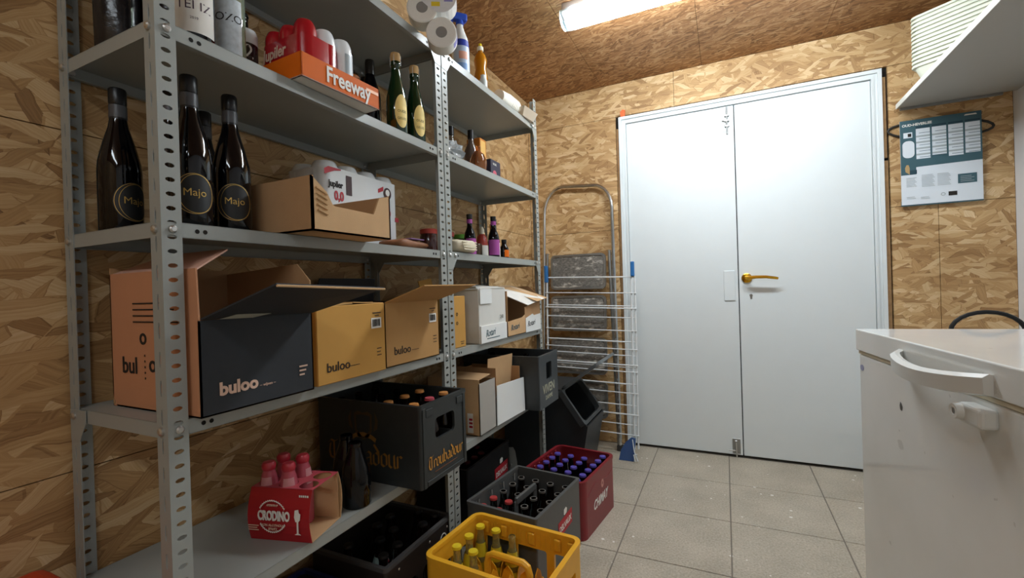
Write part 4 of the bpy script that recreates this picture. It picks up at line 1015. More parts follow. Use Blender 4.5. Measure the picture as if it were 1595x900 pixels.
sw = bottle_parts([(.031, 0), (.0335, .004), (.0335, .075), (.030, .105), (.0175, .145), (.0150, .158), (.0160, .160), (.0160, .168), (.0135, .170)], M_BOTB)
sw = [(n_, m_) for n_, m_ in bottle_parts(scale_prof([(.031, 0), (.0335, .004), (.0335, .075), (.030, .105), (.0175, .145), (.0150, .158), (.0160, .160), (.0160, .168), (.0135, .170)], 1.12, .98), M_BOTB)]
spawn(sw, 'flip_bottle', 'stubby black bottle in front of the big dark crate, nearer the shelf edge', 'bottle', (-.905, .908, zd), 0, 'stubby black bottles')
spawn(sw, 'flip_bottle', 'stubby black bottle in front of the big dark crate, further back', 'bottle', (-.975, .945, zd), 0, 'stubby black bottles')

# ------------------------------------------------------------------ crates
SIDES = {'+x': lambda W, D, r: (F((W / 2, -(D / 2 - r), 0), (0, 1, 0), (0, 0, 1)), D - 2 * r), '-x': lambda W, D, r: (F((-W / 2, D / 2 - r, 0), (0, -1, 0), (0, 0, 1)), D - 2 * r),
         '+y': lambda W, D, r: (F((W / 2 - r, D / 2, 0), (-1, 0, 0), (0, 0, 1)), W - 2 * r), '-y': lambda W, D, r: (F((-(W / 2 - r), -D / 2, 0), (1, 0, 0), (0, 0, 1)), W - 2 * r)}
def crate(name, label, loc, rz, W, D, H, m, r=.012, t=.008, holes=None, grid=None, gh=.6, rim=True, rim_m=None, group=None, gm=None, top=None, t2=None):
    c = thing(name, label, 'crate', loc, rz, group)
    g = G()
    for k, fn in SIDES.items():
        M, L = fn(W, D, r); hs = [h_(L) for h_ in (holes or {}).get(k, [])]
        outl = (top or {}).get(k); outl = outl(L) if outl else rect(0, 0, L, H)
        g.poly(outl, t, M, hs)
    for cx, cy, a in ((W / 2 - r, D / 2 - r, 0), (-(W / 2 - r), D / 2 - r, 90), (-(W / 2 - r), -(D / 2 - r), 180), (W / 2 - r, -(D / 2 - r), 270)):
        g.lathe([(max(r - t, .0005), 0), (r, 0), (r, H), (max(r - t, .0005), H), (max(r - t, .0005), 0)], 6, T(cx, cy, 0), a, a + 90)
    g.box(-W / 2 + t * .9, W / 2 - t * .9, -D / 2 + t * .9, D / 2 - t * .9, .0005, .008)
    part('body', g, m, c, True, ang=30)
    if rim and not top:
        out = rrect(-W / 2 - .002, -D / 2 - .002, W / 2 + .002, D / 2 + .002, max(r, .004) + .002); inn = rrect(-W / 2 + t + .002, -D / 2 + t + .002, W / 2 - t - .002, D / 2 - t - .002, max(r - t, .004))
        part('rim', G().poly(out, .012, T(0, 0, H + .001), [inn]), rim_m or m, c)
    if grid:
        nx, ny = grid; g = G(); h2 = H * gh
        for i in range(1, nx): x = -W / 2 + t + (W - 2 * t) * i / nx; g.box(x - .0015, x + .0015, -D / 2 + t, D / 2 - t, .0085, h2)
        for j in range(1, ny): y = -D / 2 + t + (D - 2 * t) * j / ny; g.box(-W / 2 + t, W / 2 - t, y - .0015, y + .0015, .0085, h2 - .003)
        part('divider', g, gm or m, c)
    c['_'] = 0; del c['_']
    return c
def cell(loc, rz, W, D, t, grid, i, j, z=.009):
    nx, ny = grid
    return T(*loc) @ RZ(rz) @ Vector((-W / 2 + t + (W - 2 * t) * (i + .5) / nx, -D / 2 + t + (D - 2 * t) * (j + .5) / ny, z))
hand = lambda w, h, zc_, r=.014: (lambda L: rrect(L / 2 - w / 2, zc_ - h / 2, L / 2 + w / 2, zc_ + h / 2, r))
beer_open = bottle_parts(LONGNECK, M_BOTBR)
beer_open.append(('mouth_ring', G().lathe([(.0105, .2335), (.0142, .2335), (.0142, .2275)], 16).mesh('mouth_ring', mat('glass_lip', '#6f6a64', .2, var=.1), True)))
LN33 = scale_prof(LONGNECK, .98, .93)

# gilded crate on the fourth shelf
W, D, H = .40, .25, .236; loc = (-.785 - W / 2, 1.158, zd); gr = (4, 3)
M_TRB = mat('troubadour_grey', '#2c2f2f', .42, var=.15, vs=30, bump=.1)
c = crate('beer_crate', 'dark grey beer crate with gold black-letter name, jutting from the lower shelf', loc, 0, W, D, H, M_TRB, r=.008, holes={'+x': [hand(.105, .062, .155)], '-x': [hand(.105, .062, .155)]}, grid=gr, gh=.55, group='beer crates on the shelves')
for x0, z0, x1, z1 in ((.002, .0, .016, .228), (.218, 0, .232, .228), (.018, .002, .216, .016), (.018, .20, .052, .222), (.182, .20, .216, .222)):
    part('moulding', G().box(W / 2 - .001, W / 2 + .003, -D / 2 + .008 + x0, -D / 2 + .008 + x1, z0, z1, .001, 1), M_TRB, c)
blackletter('Troubadour', .0245, M_LETTER_GOLD, c, F((W / 2 + .0012, .003, .045), (0, 1, .0), (0, 0, 1)))
flat(rect(-.06, .030, .06, .032), mat('rust_ink', '#7a4a2a', .6), c, F((W / 2 + .0006, 0, 0), (0, 1, 0), (0, 0, 1)), 'text_line')
blackletter('Troubadour', .038, mat('dull_gold', '#8a6128', .5), c, F((-.005, -D / 2 - .001, .052), (1, 0, 0), (0, 0, 1)))
FY = F((-.01, -D / 2 - .0006, 0), (1, 0, 0), (0, 0, 1))
flat([(-.035, .20), (-.02, .208), (0, .203), (.02, .208), (.035, .2), (.033, .15), (.02, .13), (0, .122), (-.02, .13), (-.033, .15)], mat('faded_gold', '#4a3a22', .5), c, FY, 'crest', holes=[[(-.028, .195), (0, .198), (.028, .195), (.026, .152), (0, .128), (-.026, .152)]])
flat([(-.05, .13), (-.03, .14), (0, .145), (.03, .14), (.05, .13), (.045, .118), (.03, .127), (0, .132), (-.03, .127), (-.045, .118)], mat('dull_gold', '#6f4d20'), c, FY, 'ribbon')
for sx in (-1, 1): flat([(sx * .04, .15), (sx * .055, .16), (sx * .058, .185), (sx * .045, .21), (sx * .048, .18)][::sx], MATS['faded_gold'], c, FY, 'crest')
oc = bottle_parts(LN33, M_BOTBR, crown(.2145), M_ORCAP); ob_ = bottle_parts(LN33, M_BOTBR)
for i in range(4):
    for j in range(3):
        p = cell(loc, 0, W, D, .008, gr, i, j)
        if i >= 2 and (i, j) != (3, 1): spawn(oc, 'beer_bottle', 'orange-capped bottle in the gold-lettered crate, ' + pos(i, j), 'bottle', p, 0, 'orange-capped bottles')
        elif i < 2: spawn(ob_, 'beer_bottle', 'uncapped bottle in the gold-lettered crate, ' + pos(i, j), 'bottle', p, 0, 'uncapped bottles in the gold-lettered crate')
        else: spawn(bottle_parts(LN33, M_BOTBR, crown(.2145), M_CRODT), 'beer_bottle', 'beer bottle with pink cap behind the hand hole of the gold-lettered crate', 'bottle', p)
# VIVEN crate
W, D, H = .40, .252, .245; loc = (-.772 - W / 2, 2.028, zd)
M_VIV = mat('viven_grey', '#3c4042', .4, var=.12, vs=30)
c = crate('beer_crate', 'charcoal beer crate with pale VIVEN lettering at the far end of the shelf', loc, 0, W, D, H, M_VIV, r=.006, holes={'+x': [hand(.07, .08, .165, .008)]}, grid=(4, 3), gh=.5, group='beer crates on the shelves')
letters('VIVEN', .058, mat('pale_olive_ink', '#b3b39d', .6), c, F((W / 2 + .001, -.088, .066), (0, 1, .0), (0, 0, 1)), bold=.0006, xs=.98)
letters('DAMME', .028, MATS['pale_olive_ink'], c, F((W / 2 + .001, -.055, .034), (0, 1, 0), (0, 0, 1)), xs=.95)
for i in range(4):
    for j in range(3):
        if (i + j) % 2 == 0: spawn(ob_, 'beer_bottle', 'dark bottle in the VIVEN crate, ' + pos(i, j), 'bottle', cell(loc, 0, W, D, .008, (4, 3), i, j), 0, 'bottles in the VIVEN crate')
# cartons beside it
b7 = thing('carton', 'slim brown and grey-white carton with folded top on the lower far shelf', 'box', (-.858, 1.50, zd))
part('near_panel', G().poly(rect(0, 0, .24, .215), .003, F((-.24, 0, 0), (1, 0, 0), (0, 0, 1))), M_KRAFT, b7)
part('front_panel', G().poly(rect(0, 0, .135, .20), .003, F((0, 0, 0), (0, 1, 0), (0, 0, 1))), mat('grey_white_card', '#aaa69e', .8, var=.04), b7)
part('rear_panel', G().poly(rect(0, 0, .135, .215), .003, F((-.24, .135, 0), (0, -1, 0), (0, 0, 1))), M_KRAFT, b7)
part('far_panel', G().poly(rect(0, 0, .24, .2), .003, F((0, .135, 0), (-1, 0, 0), (0, 0, 1))), M_KRAFT, b7)
part('base', G().box(-.24, 0, 0, .135, 0, .003), M_KRAFT, b7)
part('top_flap', flap((-.235, .0, .216), (-.004, 0, .216), (-.004, .10, .222), (-.235, .10, .226)), mat('kraft_light', '#c09a70', .8), b7)
for k in range(3): flat(rect(-.05 + .003, .03 + k * .014, -.035 + .003, .038 + k * .014), M_REDINK, b7, F((0, -.0016, 0), (1, 0, 0), (0, 0, 1)), 'print')
flat(rect(-.055, .01, -.03, .085), M_PAPER, b7, F((0, -.0004, 0), (1, 0, 0), (0, 0, 1)), 'sticker')
b8 = thing('carton', 'open carton with white front flap hanging forward next to the VIVEN crate', 'box', (-.862, 1.648, zd))
D, L = .25, .238
part('base', G().box(-D, 0, 0, L, 0, .003), M_KRAFT, b8)
part('near_panel', G().poly(rect(0, 0, D, .235), .003, F((-D, 0, 0), (1, 0, 0), (0, 0, 1))), M_KRAFT2, b8)
part('far_panel', G().poly(rect(0, 0, D, .205), .003, F((0, L, 0), (-1, 0, 0), (0, 0, 1))), M_KRAFT2, b8)
part('rear_panel', G().poly(rect(0, 0, L, .20), .003, F((-D, L, 0), (0, -1, 0), (0, 0, 1))), M_KRAFT2, b8)
part('inner_panel', G().poly([(0, .13), (L, .13), (L, .262), (0, .272)], .003, F((-.055, 0, 0), (0, 1, 0), (.08, 0, 1))), M_KRAFT, b8)
part('front_panel', G().poly(rect(0, 0, L, .12), .003, F((0, 0, 0), (0, 1, 0), (0, 0, 1))), M_WCART, b8)
part('hanging_flap', flap((.006, -.008, .165), (.012, L + .012, .152), (.018, L + .004, .003), (.006, -.012, .003)), MATS['white_gloss_card'], b8)
cb_ = G().box(-.11, -.0, -.0, .05, 0, .012, .002, 1).mesh('folder', M_BLKCAP)
tag(link('black_folder', cb_, M=T(-1.0, 1.42, zd + .11) @ RX(0) @ RZ(-20) @ RY(0) @ RX(38)), 'black slab leaning between the middle post and the slim carton', 'box')
bk = G().box(-.1, 0, 0, .3, 0, .11, .004, 1).mesh('storage_box', M_BLK)
tag(link('storage_box', bk, M=T(-1.1, 1.36, zd)), 'low black box at the back of the lower far shelf', 'box')
gb = G().box(-.076, 0, 0, .22, 0, .17, .004, 1).mesh('storage_box', mat('grey_box', '#6d6f6f', .6))
tag(link('storage_box', gb, M=T(-1.117, 1.665, zd)), 'grey box at the back behind the open carton', 'box')

# ------------------------------------------------------------------ crates on the floor
def delvaux_badge(c, Fm, w=.11, h=.05, dark=False):
    m = M_REDINK if not dark else mat('faint_ink', '#222325', .5)
    if not dark:
        flat([(0, 0), (w, .0), (w, h), (0, h)], m, c, Fm, 'badge', .0008)
        flat([(w * .4, h + .008), (w * .46, h + .004), (w * .6, h + .006), (w * .64, h + .02), (w * .56, h + .028), (w * .42, h + .025)], M_INKW, c, Fm, 'hop_emblem', .0008)
    letters('DELVAUX', .030, M_INKW if not dark else m, c, Fm @ T(w / 2, h * .28, .0009), align='CENTER', bold=.0006, xs=w / .155)
W, D, H = .285, .366, .265; loc = (-.703, 1.560, 0); rz = -5.9; gr = (4, 5)
M_DLV = mat('delvaux_grey', '#565654', .45, var=.12, vs=30, bump=.1)
M_CHAR = mat('charcoal_plastic', '#222224', .45, var=.15, vs=30)
c = crate('beer_crate', 'grey beer crate full of open bottles with red badge, between yellow and red crates', loc, rz, W, D, H, M_DLV, r=.008, grid=gr, gh=.62, gm=M_CHAR)
delvaux_badge(c, F((W / 2 + .0004, -.02, .12), (0, 1, .1), (0, 0, 1)), .12, .055)
part('handle_bar', G().box(-.006, .006, -.075, .075, .235, .262, .004, 2), M_DLV, c)
for y in (-.072, .072): part('handle_post', G().box(-.0026, .0026, y - .012, y + .012, .0085, .25, .001, 1), M_DLV, c)
for k in range(4): part('clip', G().tube([(-W / 2 + .012, -.14 + k * .085, .25), (-W / 2 + .018, -.13 + k * .085, .225), (-W / 2 + .012, -.12 + k * .085, .25)], .002, 5), M_ALU, c)
rc_ = bottle_parts(LN33, M_BOTBR, crown(.2145), M_REDCAP, [(.148, .178, .0262, M_LABM, -180, 180)])
rc_[2] = ('label', G().lathe([(.0253, .150), (.0185, .172)], 18).mesh('label', M_LABM, True))
op_l = bottle_parts(LN33, M_BOTBR, None, None); op_l.append(beer_open[1][:1] + (G().lathe([(.0103, .2185), (.0141, .2185), (.0141, .212)], 16).mesh('mouth_ring', MATS['glass_lip'], True),))
op_m = op_l + [('label', G().lathe([(.0148, .18), (.0134, .2)], 14).mesh('label', M_LABM, True))]
op_o = op_l + [('label', G().lathe([(.0150, .178), (.0136, .205)], 14).mesh('label', mat('orange_foil', '#b5682f', .4), True))]
pinkb = bottle_parts(LN33, M_BOTBR, [(.0142, .19), (.0142, .214), (0, .215)], mat('magenta_foil', '#a03565', .35))
for i in range(4):
    for j in range(5):
        p = cell(loc, rz, W, D, .008, gr, i, j, .02)
        if (i, j) in ((0, 0), (0, 1), (1, 0), (1, 1)): spawn(rc_, 'beer_bottle', 'red-capped bottle in the grey badge crate, ' + pos(i, j), 'bottle', p, 0, 'red-capped bottles in the grey crate')
        elif (i, j) == (3, 3): spawn(op_o, 'beer_bottle', 'open bottle with orange neck foil in the grey badge crate', 'bottle', p)
        elif (i, j) == (3, 1): spawn(op_m, 'beer_bottle', 'open bottle with mint neck label in the grey badge crate', 'bottle', p)
        elif (i, j) == (2, 0): spawn(pinkb, 'beer_bottle', 'bottle with magenta foil top in the grey badge crate', 'bottle', p)
        else: spawn(op_l, 'beer_bottle', 'open empty bottle in the grey badge crate, ' + pos(i, j), 'bottle', p, 0, 'open bottles in the grey crate')
# red crate
W, D, H = .292, .372, .235; loc = (-.655, 1.942, 0); rz = -6.8; gr = (4, 6)
c = crate('beer_crate', 'deep red beer crate with white CHIMAY lettering, farthest on the floor', loc, rz, W, D, H, M_RED, r=.035, t=.010, grid=gr, gh=.5, gm=mat('dark_red_plastic', '#3a0f14', .5))
letters('CHIMAY', .056, M_INKW, c, F((W / 2 + .0008, -.085, .085), (0, 1, .0), (0, .25, 1)), bold=.001, xs=.78)
flat([(0, -.006), (.012, 0), (.016, .014), (.01, .028), (.0, .033), (-.01, .028), (-.016, .014), (-.012, 0)], mat('pink_emblem', '#c98f86', .5), c, F((W / 2 + .0006, .02, .15), (0, 1, 0), (0, 0, 1)), 'crest', holes=[[(0, .006), (.007, .012), (0, .024), (-.007, .012)]])
part('embossed_arc', G().tube([(W / 2 + .0005, -.14 + .028 * k, .165 + .02 * math.sin(k * .55) + .003 * k) for k in range(11)], .0014, 5), M_RED, c, True)
for k in range(7):
    part('grip_rib', G().box(-W / 2 + .010, -W / 2 + .016, -.13 + k * .042, -.118 + k * .042, .19, .225, .002, 1), M_RED, c)
bc = bottle_parts(scale_prof(LONGNECK, .88, .93), mat('violet_black_glass', '#120d12', .08, coat=.4), crown(.2145), M_BLUECAP)
for i in range(4):
    for j in range(6):
        if (i, j) in ((2, 5), (0, 5), (1, 5)): continue
        spawn(bc, 'beer_bottle', 'violet-capped bottle in the red crate, ' + pos(i, j), 'bottle', cell(loc, rz, W, D, .010, gr, i, j, .009), 0, 'violet-capped bottles in the red crate')
tag(link('paper_scrap', flap((-.04, -.02, 0), (.03, -.03, .004), (.045, .012, .0), (-.03, .02, .006), .001).mesh('paper_scrap', M_PAPER), M=T(-.635, 2.075, .16) @ RZ(-20)), 'crumpled pale paper scrap lying in the red crate', 'paper')
# yellow crate
W, D, H = .384, .285, .262; loc = (-.612, 1.192, 0); rz = -4.0; gr = (6, 4)
win = lambda x0, x1: (lambda L: rrect(L * x0, .045, L * x1, H - .065, .008, 3))
c = crate('soft_drink_crate', 'bright yellow plastic crate with central handle and a few bottles', loc, rz, W, D, H, M_YEL, r=.03, t=.011, grid=None,
          holes={'+y': [win(.03, .19), win(.27, .60), win(.68, .97)], '-y': [win(.03, .3), win(.38, .66), win(.74, .97)], '+x': [win(.15, .85)], '-x': [win(.1, .45), win(.55, .9)]}, rim=True)
g = G()
for k in range(16): g.box(-W / 2 + .05 + k * .0175, -W / 2 + .055 + k * .0175, D / 2 - .0135, D / 2 - .0105, H - .058, H - .016)
part('grip_ribs', g, M_YEL, c)
for x in (-.145, -.075, .025, .115, .16):
    part('stacking_lug', G().box(x - .012, x + .012, D / 2 - .022, D / 2 - .01, H - .052, H - .014, .005, 2), M_YEL, c)
part('handle', G().tube([(-.062, 0, .01), (-.062, 0, .20), (-.056, 0, .222), (-.042, 0, .23), (.062, 0, .23), (.076, 0, .222), (.082, 0, .20), (.082, 0, .01)], .0105, 10), M_YEL, c, True)
nx, ny = gr
def crown_strip(L, M):
    n_ = int(round(L / .06)); o = [(0, .009), (L, .009)]
    top = []
    for i in range(n_ * 4 + 1):
        ph = i % 4; top.append((L * i / (n_ * 4), (.10, .145, .16, .145)[ph]))
    return G().poly(o + top[::-1], .003, M, [rrect(L * (k + .36) / n_, .06, L * (k + .64) / n_, .11, .006, 3) for k in range(n_)])
for j in range(1, ny): y = -D / 2 + .011 + (D - .022) * j / ny; part('divider', crown_strip(W - .024, F((-W / 2 + .012, y, 0), (1, 0, 0), (0, 0, 1))), M_YEL, c)
for i in range(1, nx): x = -W / 2 + .011 + (W - .022) * i / nx; part('divider', crown_strip(D - .024, F((x, -D / 2 + .012, 0), (0, 1, 0), (0, 0, 1))), M_YEL, c)
YB_ = scale_prof(LONGNECK, .83, .98)
M_LEMON = mat('lemon_drink', '#c9b326', .3, var=.15, vs=60, coat=.5)
yb = bottle_parts([(r_, z) for r_, z in YB_], mat('lemon_glass', '#d8cf8a', .05, trans=.75, var=.1), crown(.2275), M_YELCAP, [(.02, .125, .0257, M_LEMON, 0, 360)])
yb.append(('neck_label', G().lathe([(.0245, .142), (.0157, .182)], 18).mesh('neck_label', M_LEMON, True)))
yo = [yb[0], yb[2], yb[3]]
for (i, j), o in (((0, 3), 0), ((0, 2), 0), ((1, 3), 0), ((2, 3), 1), ((1, 2), 0), ((0, 1), 0), ((1, 1), 0)):
    if (i, j) == (1, 2): continue
    lab = {(0, 3): 'in the far left corner', (0, 2): 'second from the far left corner', (1, 3): 'behind the handle on the left', (2, 3): 'behind the handle', (0, 1): 'along the near left wall', (1, 1): 'left of the handle, nearest'}[(i, j)]
    spawn(yo if o else yb, 'lemonade_bottle', ('uncapped' if o else 'yellow-capped') + ' lemon drink bottle ' + lab + ' of the yellow crate', 'bottle', cell(loc, rz, W, D, .011, gr, i, j, .0095), 30 * i, 'lemon drinks in the yellow crate')
# black crate under the bottom shelf
W, D, H = .29, .335, .255; loc = (-.875 - .145, 1.143, 0); gr = (4, 5)
c = crate('beer_crate', 'brown-black crate with round white mark tucked under the bottom shelf', loc, 0, W, D, H, M_BRN, r=.010, t=.009, grid=gr, gh=.3, gm=M_BRN, rim_m=mat('worn_grey_rim', '#4a4848', .5),
          holes={'+x': [lambda L: rrect(L * .25, .03, L * .42, .165, .02), lambda L: rrect(L * .5, .03, L * .68, .165, .02)]})
FX = F((W / 2 + .0005, 0, 0), (0, 1, 0), (0, 0, 1))
out = [(.115 + .02 * math.cos(math.radians(a)), .19 + .026 * math.sin(math.radians(a))) for a in range(-20, 221, 15)]; inn = [(.115 + .0165 * math.cos(math.radians(a)), .19 + .0225 * math.sin(math.radians(a))) for a in range(-20, 221, 15)]
flat(out + inn[::-1], M_INKW, c, FX, 'round_mark', .0008); letters('1.90', .014, M_INKW, c, FX @ T(.115, .185, 0), align='CENTER')
for y in (-.11, .04, .14): part('rivet', G().lathe([(0, .002), (.003, .0015), (.004, 0)], 8, F((W / 2, y, .225), (0, 1, 0), (0, 0, 1))), M_BOLT, c)
lb = bottle_parts(LN33, M_BOTBR, crown(.2145), M_BLKCAP, [(.15, .172, .0256, M_LABM, 0, 360)]); lb[2] = ('label', G().lathe([(.0253, .150), (.0185, .172)], 18).mesh('label', M_LABM, True))
lb.append(('label', G().lathe([(.0254, .150), (.0218, .161)], 10, None, -40, 30).mesh('label', M_REDINK, True)))
plain = bottle_parts(LN33, M_BOTBR, crown(.2145), M_BLKCAP)
for i in range(4):
    for j in range(5):
        if i == 0 or (i + j) % 3 == 2: continue
        p = cell(loc, 0, W, D, .009, gr, i, j, .045)
        if (i, j) == (3, 0): spawn(lb, 'beer_bottle', 'mint-labelled bottle nearest the corner of the brown-black crate', 'bottle', p)
        elif (i, j) == (2, 1) or (i, j) == (1, 2) or (i, j) == (3, 1): spawn(lb if (i, j) != (1, 2) else plain, 'beer_bottle', ('mint-labelled' if (i, j) != (1, 2) else 'plain dark') + ' bottle in the brown-black crate, ' + pos(i, j), 'bottle', p, 0, 'bottles in the brown-black crate')
        else: spawn(plain, 'beer_bottle', 'plain dark bottle in the brown-black crate, ' + pos(i, j), 'bottle', p, 0, 'bottles in the brown-black crate')
# hidden-away dark crate against the wall
W, D, H = .255, .39, .302; loc = (-.952 - .1275, 1.742, 0); gr = (4, 6)
c = crate('beer_crate', 'black beer crate with red badge pushed back against the wall', loc, 0, W, D, H, M_BLK, r=.006, grid=gr, gh=.5)
delvaux_badge(c, F((W / 2 + .0004, .04, .16), (0, 1, .05), (0, 0, 1)), .13, .058); delvaux_badge(c, F((-.055, -D / 2 - .0004, .10), (1, 0, 0), (0, 0, 1)), .12, .05, True)
dr_ = bottle_parts(scale_prof(LONGNECK, .9, 1.08), M_BOTBR, crown(.2505), M_DREDCAP)
for i in range(4):
    for j in range(6):
        if (i * 3 + j) % 4 == 3: continue
        spawn(dr_, 'beer_bottle', 'dark red capped bottle in the wall-side crate, ' + pos(i, j), 'bottle', cell(loc, 0, W, D, .008, gr, i, j), 0, 'dark red capped bottles by the wall')
# navy crate further left below the bottom shelf
c = crate('storage_crate', 'dark crate with blue rim below the near end of the bottom shelf', (-1.04, .775, 0), 0, .27, .36, .205, M_BLK, r=.02, rim_m=M_NAVY)
g = G(); g.poly([(-.03, 0), (.03, 0), (.03, .16), (.022, .215), (.012, .235), (-.012, .235), (-.022, .215), (-.03, .16)], .004, F((-.985, 2.02, 0), (1, .35, 0), (0, 0, 1)))
bkt = tag(link('steel_bracket', g.mesh('steel_bracket', M_STEEL)), 'grey steel bracket plate standing behind the crates', 'bracket')
for x, z in ((.0, .12), (.008, .06)): link('bolt', bolt_me, bkt, M=T(-.985 + x, 2.018, z + .03) @ RX(90))
# orange tote at the bottom left
ot = thing('plastic_tote', 'orange-red plastic tote at the lower left end of the shelving', 'tote', (-1.085, .265, 0))
part('body', G().box(-.10, .10, -.12, .12, 0, .50, .03, 3), mat('orange_tote', '#c8401f', .45, var=.1), ot)
part('lid', G().box(-.108, .108, -.13, .13, .485, .532, .022, 3), mat('orange_tote', '#c8401f'), ot)

# ------------------------------------------------------------------ far unit, upper shelves
zz = TZ['Z']
sp = thing('spray_bottle', 'white spray cleaner bottle with blue trigger on the top shelf', 'spray bottle', (-.92, 1.545, zz), -40)
part('body', G().lathe([(0, 0), (.03, 0), (.034, .006), (.034, .12), (.030, .15), (.017, .185), (.013, .2), (.013, .21), (0, .21)], 24), mat('white_hdpe', '#dfe2e0', .4, var=.02), sp, True)
part('trigger', G().box(-.016, .016, -.045, .03, .222, .252, .008, 2).poly([(-.012, 0), (.0, 0), (.004, -.05), (-.008, -.055)], .01, F((.005, -.03, .225), (0, 1, 0), (0, 0, 1))).lathe([(.014, .206), (.016, .207), (.014, .225), (0, .226)], 16), mat('blue_trigger', '#2a4fb5', .35), sp)
part('label', G().lathe([(.0345, .018), (.0345, .112)], 22, None, -70, 70), mat('label_pale_blue', '#b9cbe2', .4), sp, True)
part('label', G().lathe([(.0349, .112), (.0325, .138)], 22, None, -75, 75), mat('royal_label', '#2c3f9e', .4), sp, True)
part('print', G().lathe([(.0349, .06), (.0349, .09)], 14, None, -30, 30), mat('salmon_print', '#e0a690', .5), sp, True)
part('print', G().lathe([(.0349, .02), (.0349, .045)], 14, None, -60, 30), mat('sky_print', '#7fa5d8', .5), sp, True)
so = bottle_parts([(.026, 0), (.030, .004), (.030, .10), (.024, .13), (.030, .17), (.022, .195), (.012, .205), (.011, .215)], mat('amber_soap', '#c98218', .08, var=.1, trans=.35), [(.0125, .212), (.0145, .214), (.0135, .23), (.008, .231), (.007, .243), (0, .243)], mat('cap_white', '#ebe7d8', .4))
so.append(('nozzle', G().lathe([(.0085, .231), (.007, .245), (0, .246)], 12).mesh('nozzle', M_YELCAP, True)))
spawn(so, 'soap_bottle', 'amber dish soap bottle with white and yellow cap on the top shelf', 'bottle', (-.95, 1.765, zz), -30)
spawn(bottle_parts(scale_prof(CH, .9, .72), mat('forest_plastic', '#27452c', .3)), 'cleaner_bottle', 'dark green bottle between the spray cleaner and amber soap', 'bottle', (-1.02, 1.71, zz))
spawn(bottle_parts([(.016, 0), (.018, .004), (.018, .045), (.010, .06), (.010, .07), (0, .071)], mat('pale_plastic', '#bfc3c0', .4), None), 'small_bottle', 'small pale bottle at the foot of the amber soap', 'bottle', (-.905, 1.70, zz))
for k in range(6):
    tag(link('plastic_cup', (cupm := bpy.data.meshes.get('plastic_cup')) or G().lathe([(0, 0), (.031, 0), (.041, .08), (.0425, .081), (.0405, .08), (.0305, .002), (0, .002)], 20).mesh('plastic_cup', mat('cup_white', '#e6e2d6', .45), True), M=T(-.915, 1.86 + k * .0165, zz + .0428) @ RX(-90)), 'white plastic cup in the row on the top shelf, %s from the near end' % ORD[k], 'cup', 'white cups on the top shelf')
pt = thing('plastic_tray', 'clear plastic tray sticking out at the far end of the top shelf', 'tray', (-.945, 2.03, zz), -5)
part('shell', G().tris([(-.08, 0, 0), (.08, 0, 0), (.08, .11, 0), (-.08, .11, 0), (-.10, -.015, .04), (.10, -.015, .04), (.10, .125, .04), (-.10, .125, .04)], [(0, 3, 2, 1), (0, 1, 5, 4), (1, 2, 6, 5), (2, 3, 7, 6), (3, 0, 4, 7)]), mat('milky_film', '#d9cdb8', .3, trans=.45, var=.05), pt)
za = TZ['A']
pb = thing('plastic_bag', 'crumpled clear plastic bag beside the middle posts on the upper far shelf', 'bag', (-.93, 1.455, za))
rr_ = random.Random(4); bb2 = bmesh.new(); bmesh.ops.create_icosphere(bb2, subdivisions=3, radius=1.0)
for v in bb2.verts:
    k_ = rr_.uniform(.72, 1.15); c_ = v.co * k_; v.co = Vector((c_.x * .045, c_.y * .078, max(0.0, (c_.z + .8) * .045 + c_.y * .004)))
g = G(); g.add(bb2); part('film', g, mat('crumpled_film', '#cfd4d6', .1, var=.2, vs=30, trans=.6), pb)
sb_ = bottle_parts([(.030, 0), (.033, .004), (.033, .11), (.028, .13), (.013, .16), (.012, .2)], mat('smoky_glass', '#8d8780', .05, trans=.8, var=.1), [(.0145, .178), (.0145, .215), (0, .216)], M_BLKCAP)
spawn(sb_, 'spirit_bottle', 'clear spirit bottle with black cap behind the plastic bag', 'bottle', (-1.05, 1.66, za))
spawn(sb_, 'spirit_bottle', 'clear spirit bottle with black cap next to the amber flask', 'bottle', (-1.0, 1.745, za))
spawn(bottle_parts([(.025, 0), (.03, .004), (.036, .04), (.036, .06), (.026, .085), (.012, .10), (.0115, .12)], mat('amber_flask', '#d68e58', .04, trans=.85, var=.1), None), 'flask', 'round glass flask with amber tint in front of the orange box', 'bottle', (-.935, 1.69, za))
ob2 = thing('gift_box', 'tall orange gift box on the upper far shelf', 'box', (-.985, 1.80, za)); part('body', G().box(-.07, 0, 0, .06, 0, .20, .002, 1), mat('orange_box', '#c77a2c', .5), ob2); part('front_print', G().box(-.001, .0012, .004, .05, .004, .19), mat('pale_orange_box', '#e3b463', .5), ob2)
nb = thing('gift_box', 'small navy box with pink print left of the far post', 'box', (-.925, 1.785, za)); part('body', G().box(-.05, 0, 0, .095, 0, .092, .002, 1), mat('navy_card', '#2c2a3d', .5), nb)
flat(disc(.035, .03, .018, .015), mat('pink_print', '#c9606f', .5), nb, FR, 'print'); letters('NOIR', .014, M_INKW, nb, FR @ T(.02, .068, 0))
zb = TZ['B']
wr = thing('wrap_bag', 'bag of pale flour wraps hanging over the edge right of the middle posts', 'bread', (-.905, 1.47, zb))
link('wraps', blob(.05, .068, .026, mat('flour_wrap', '#d8cdb4', .7, var=.12, vs=30), 21, 'wraps', .1), wr)
for k in range(4): part('wrap_fold', G().tube([(.048 - .002 * k, -.05, .012 + .009 * k), (.054 - .002 * k, 0, .010 + .009 * k), (.044, .05, .014 + .009 * k)], .003, 5), MATS['flour_wrap'], wr, True)
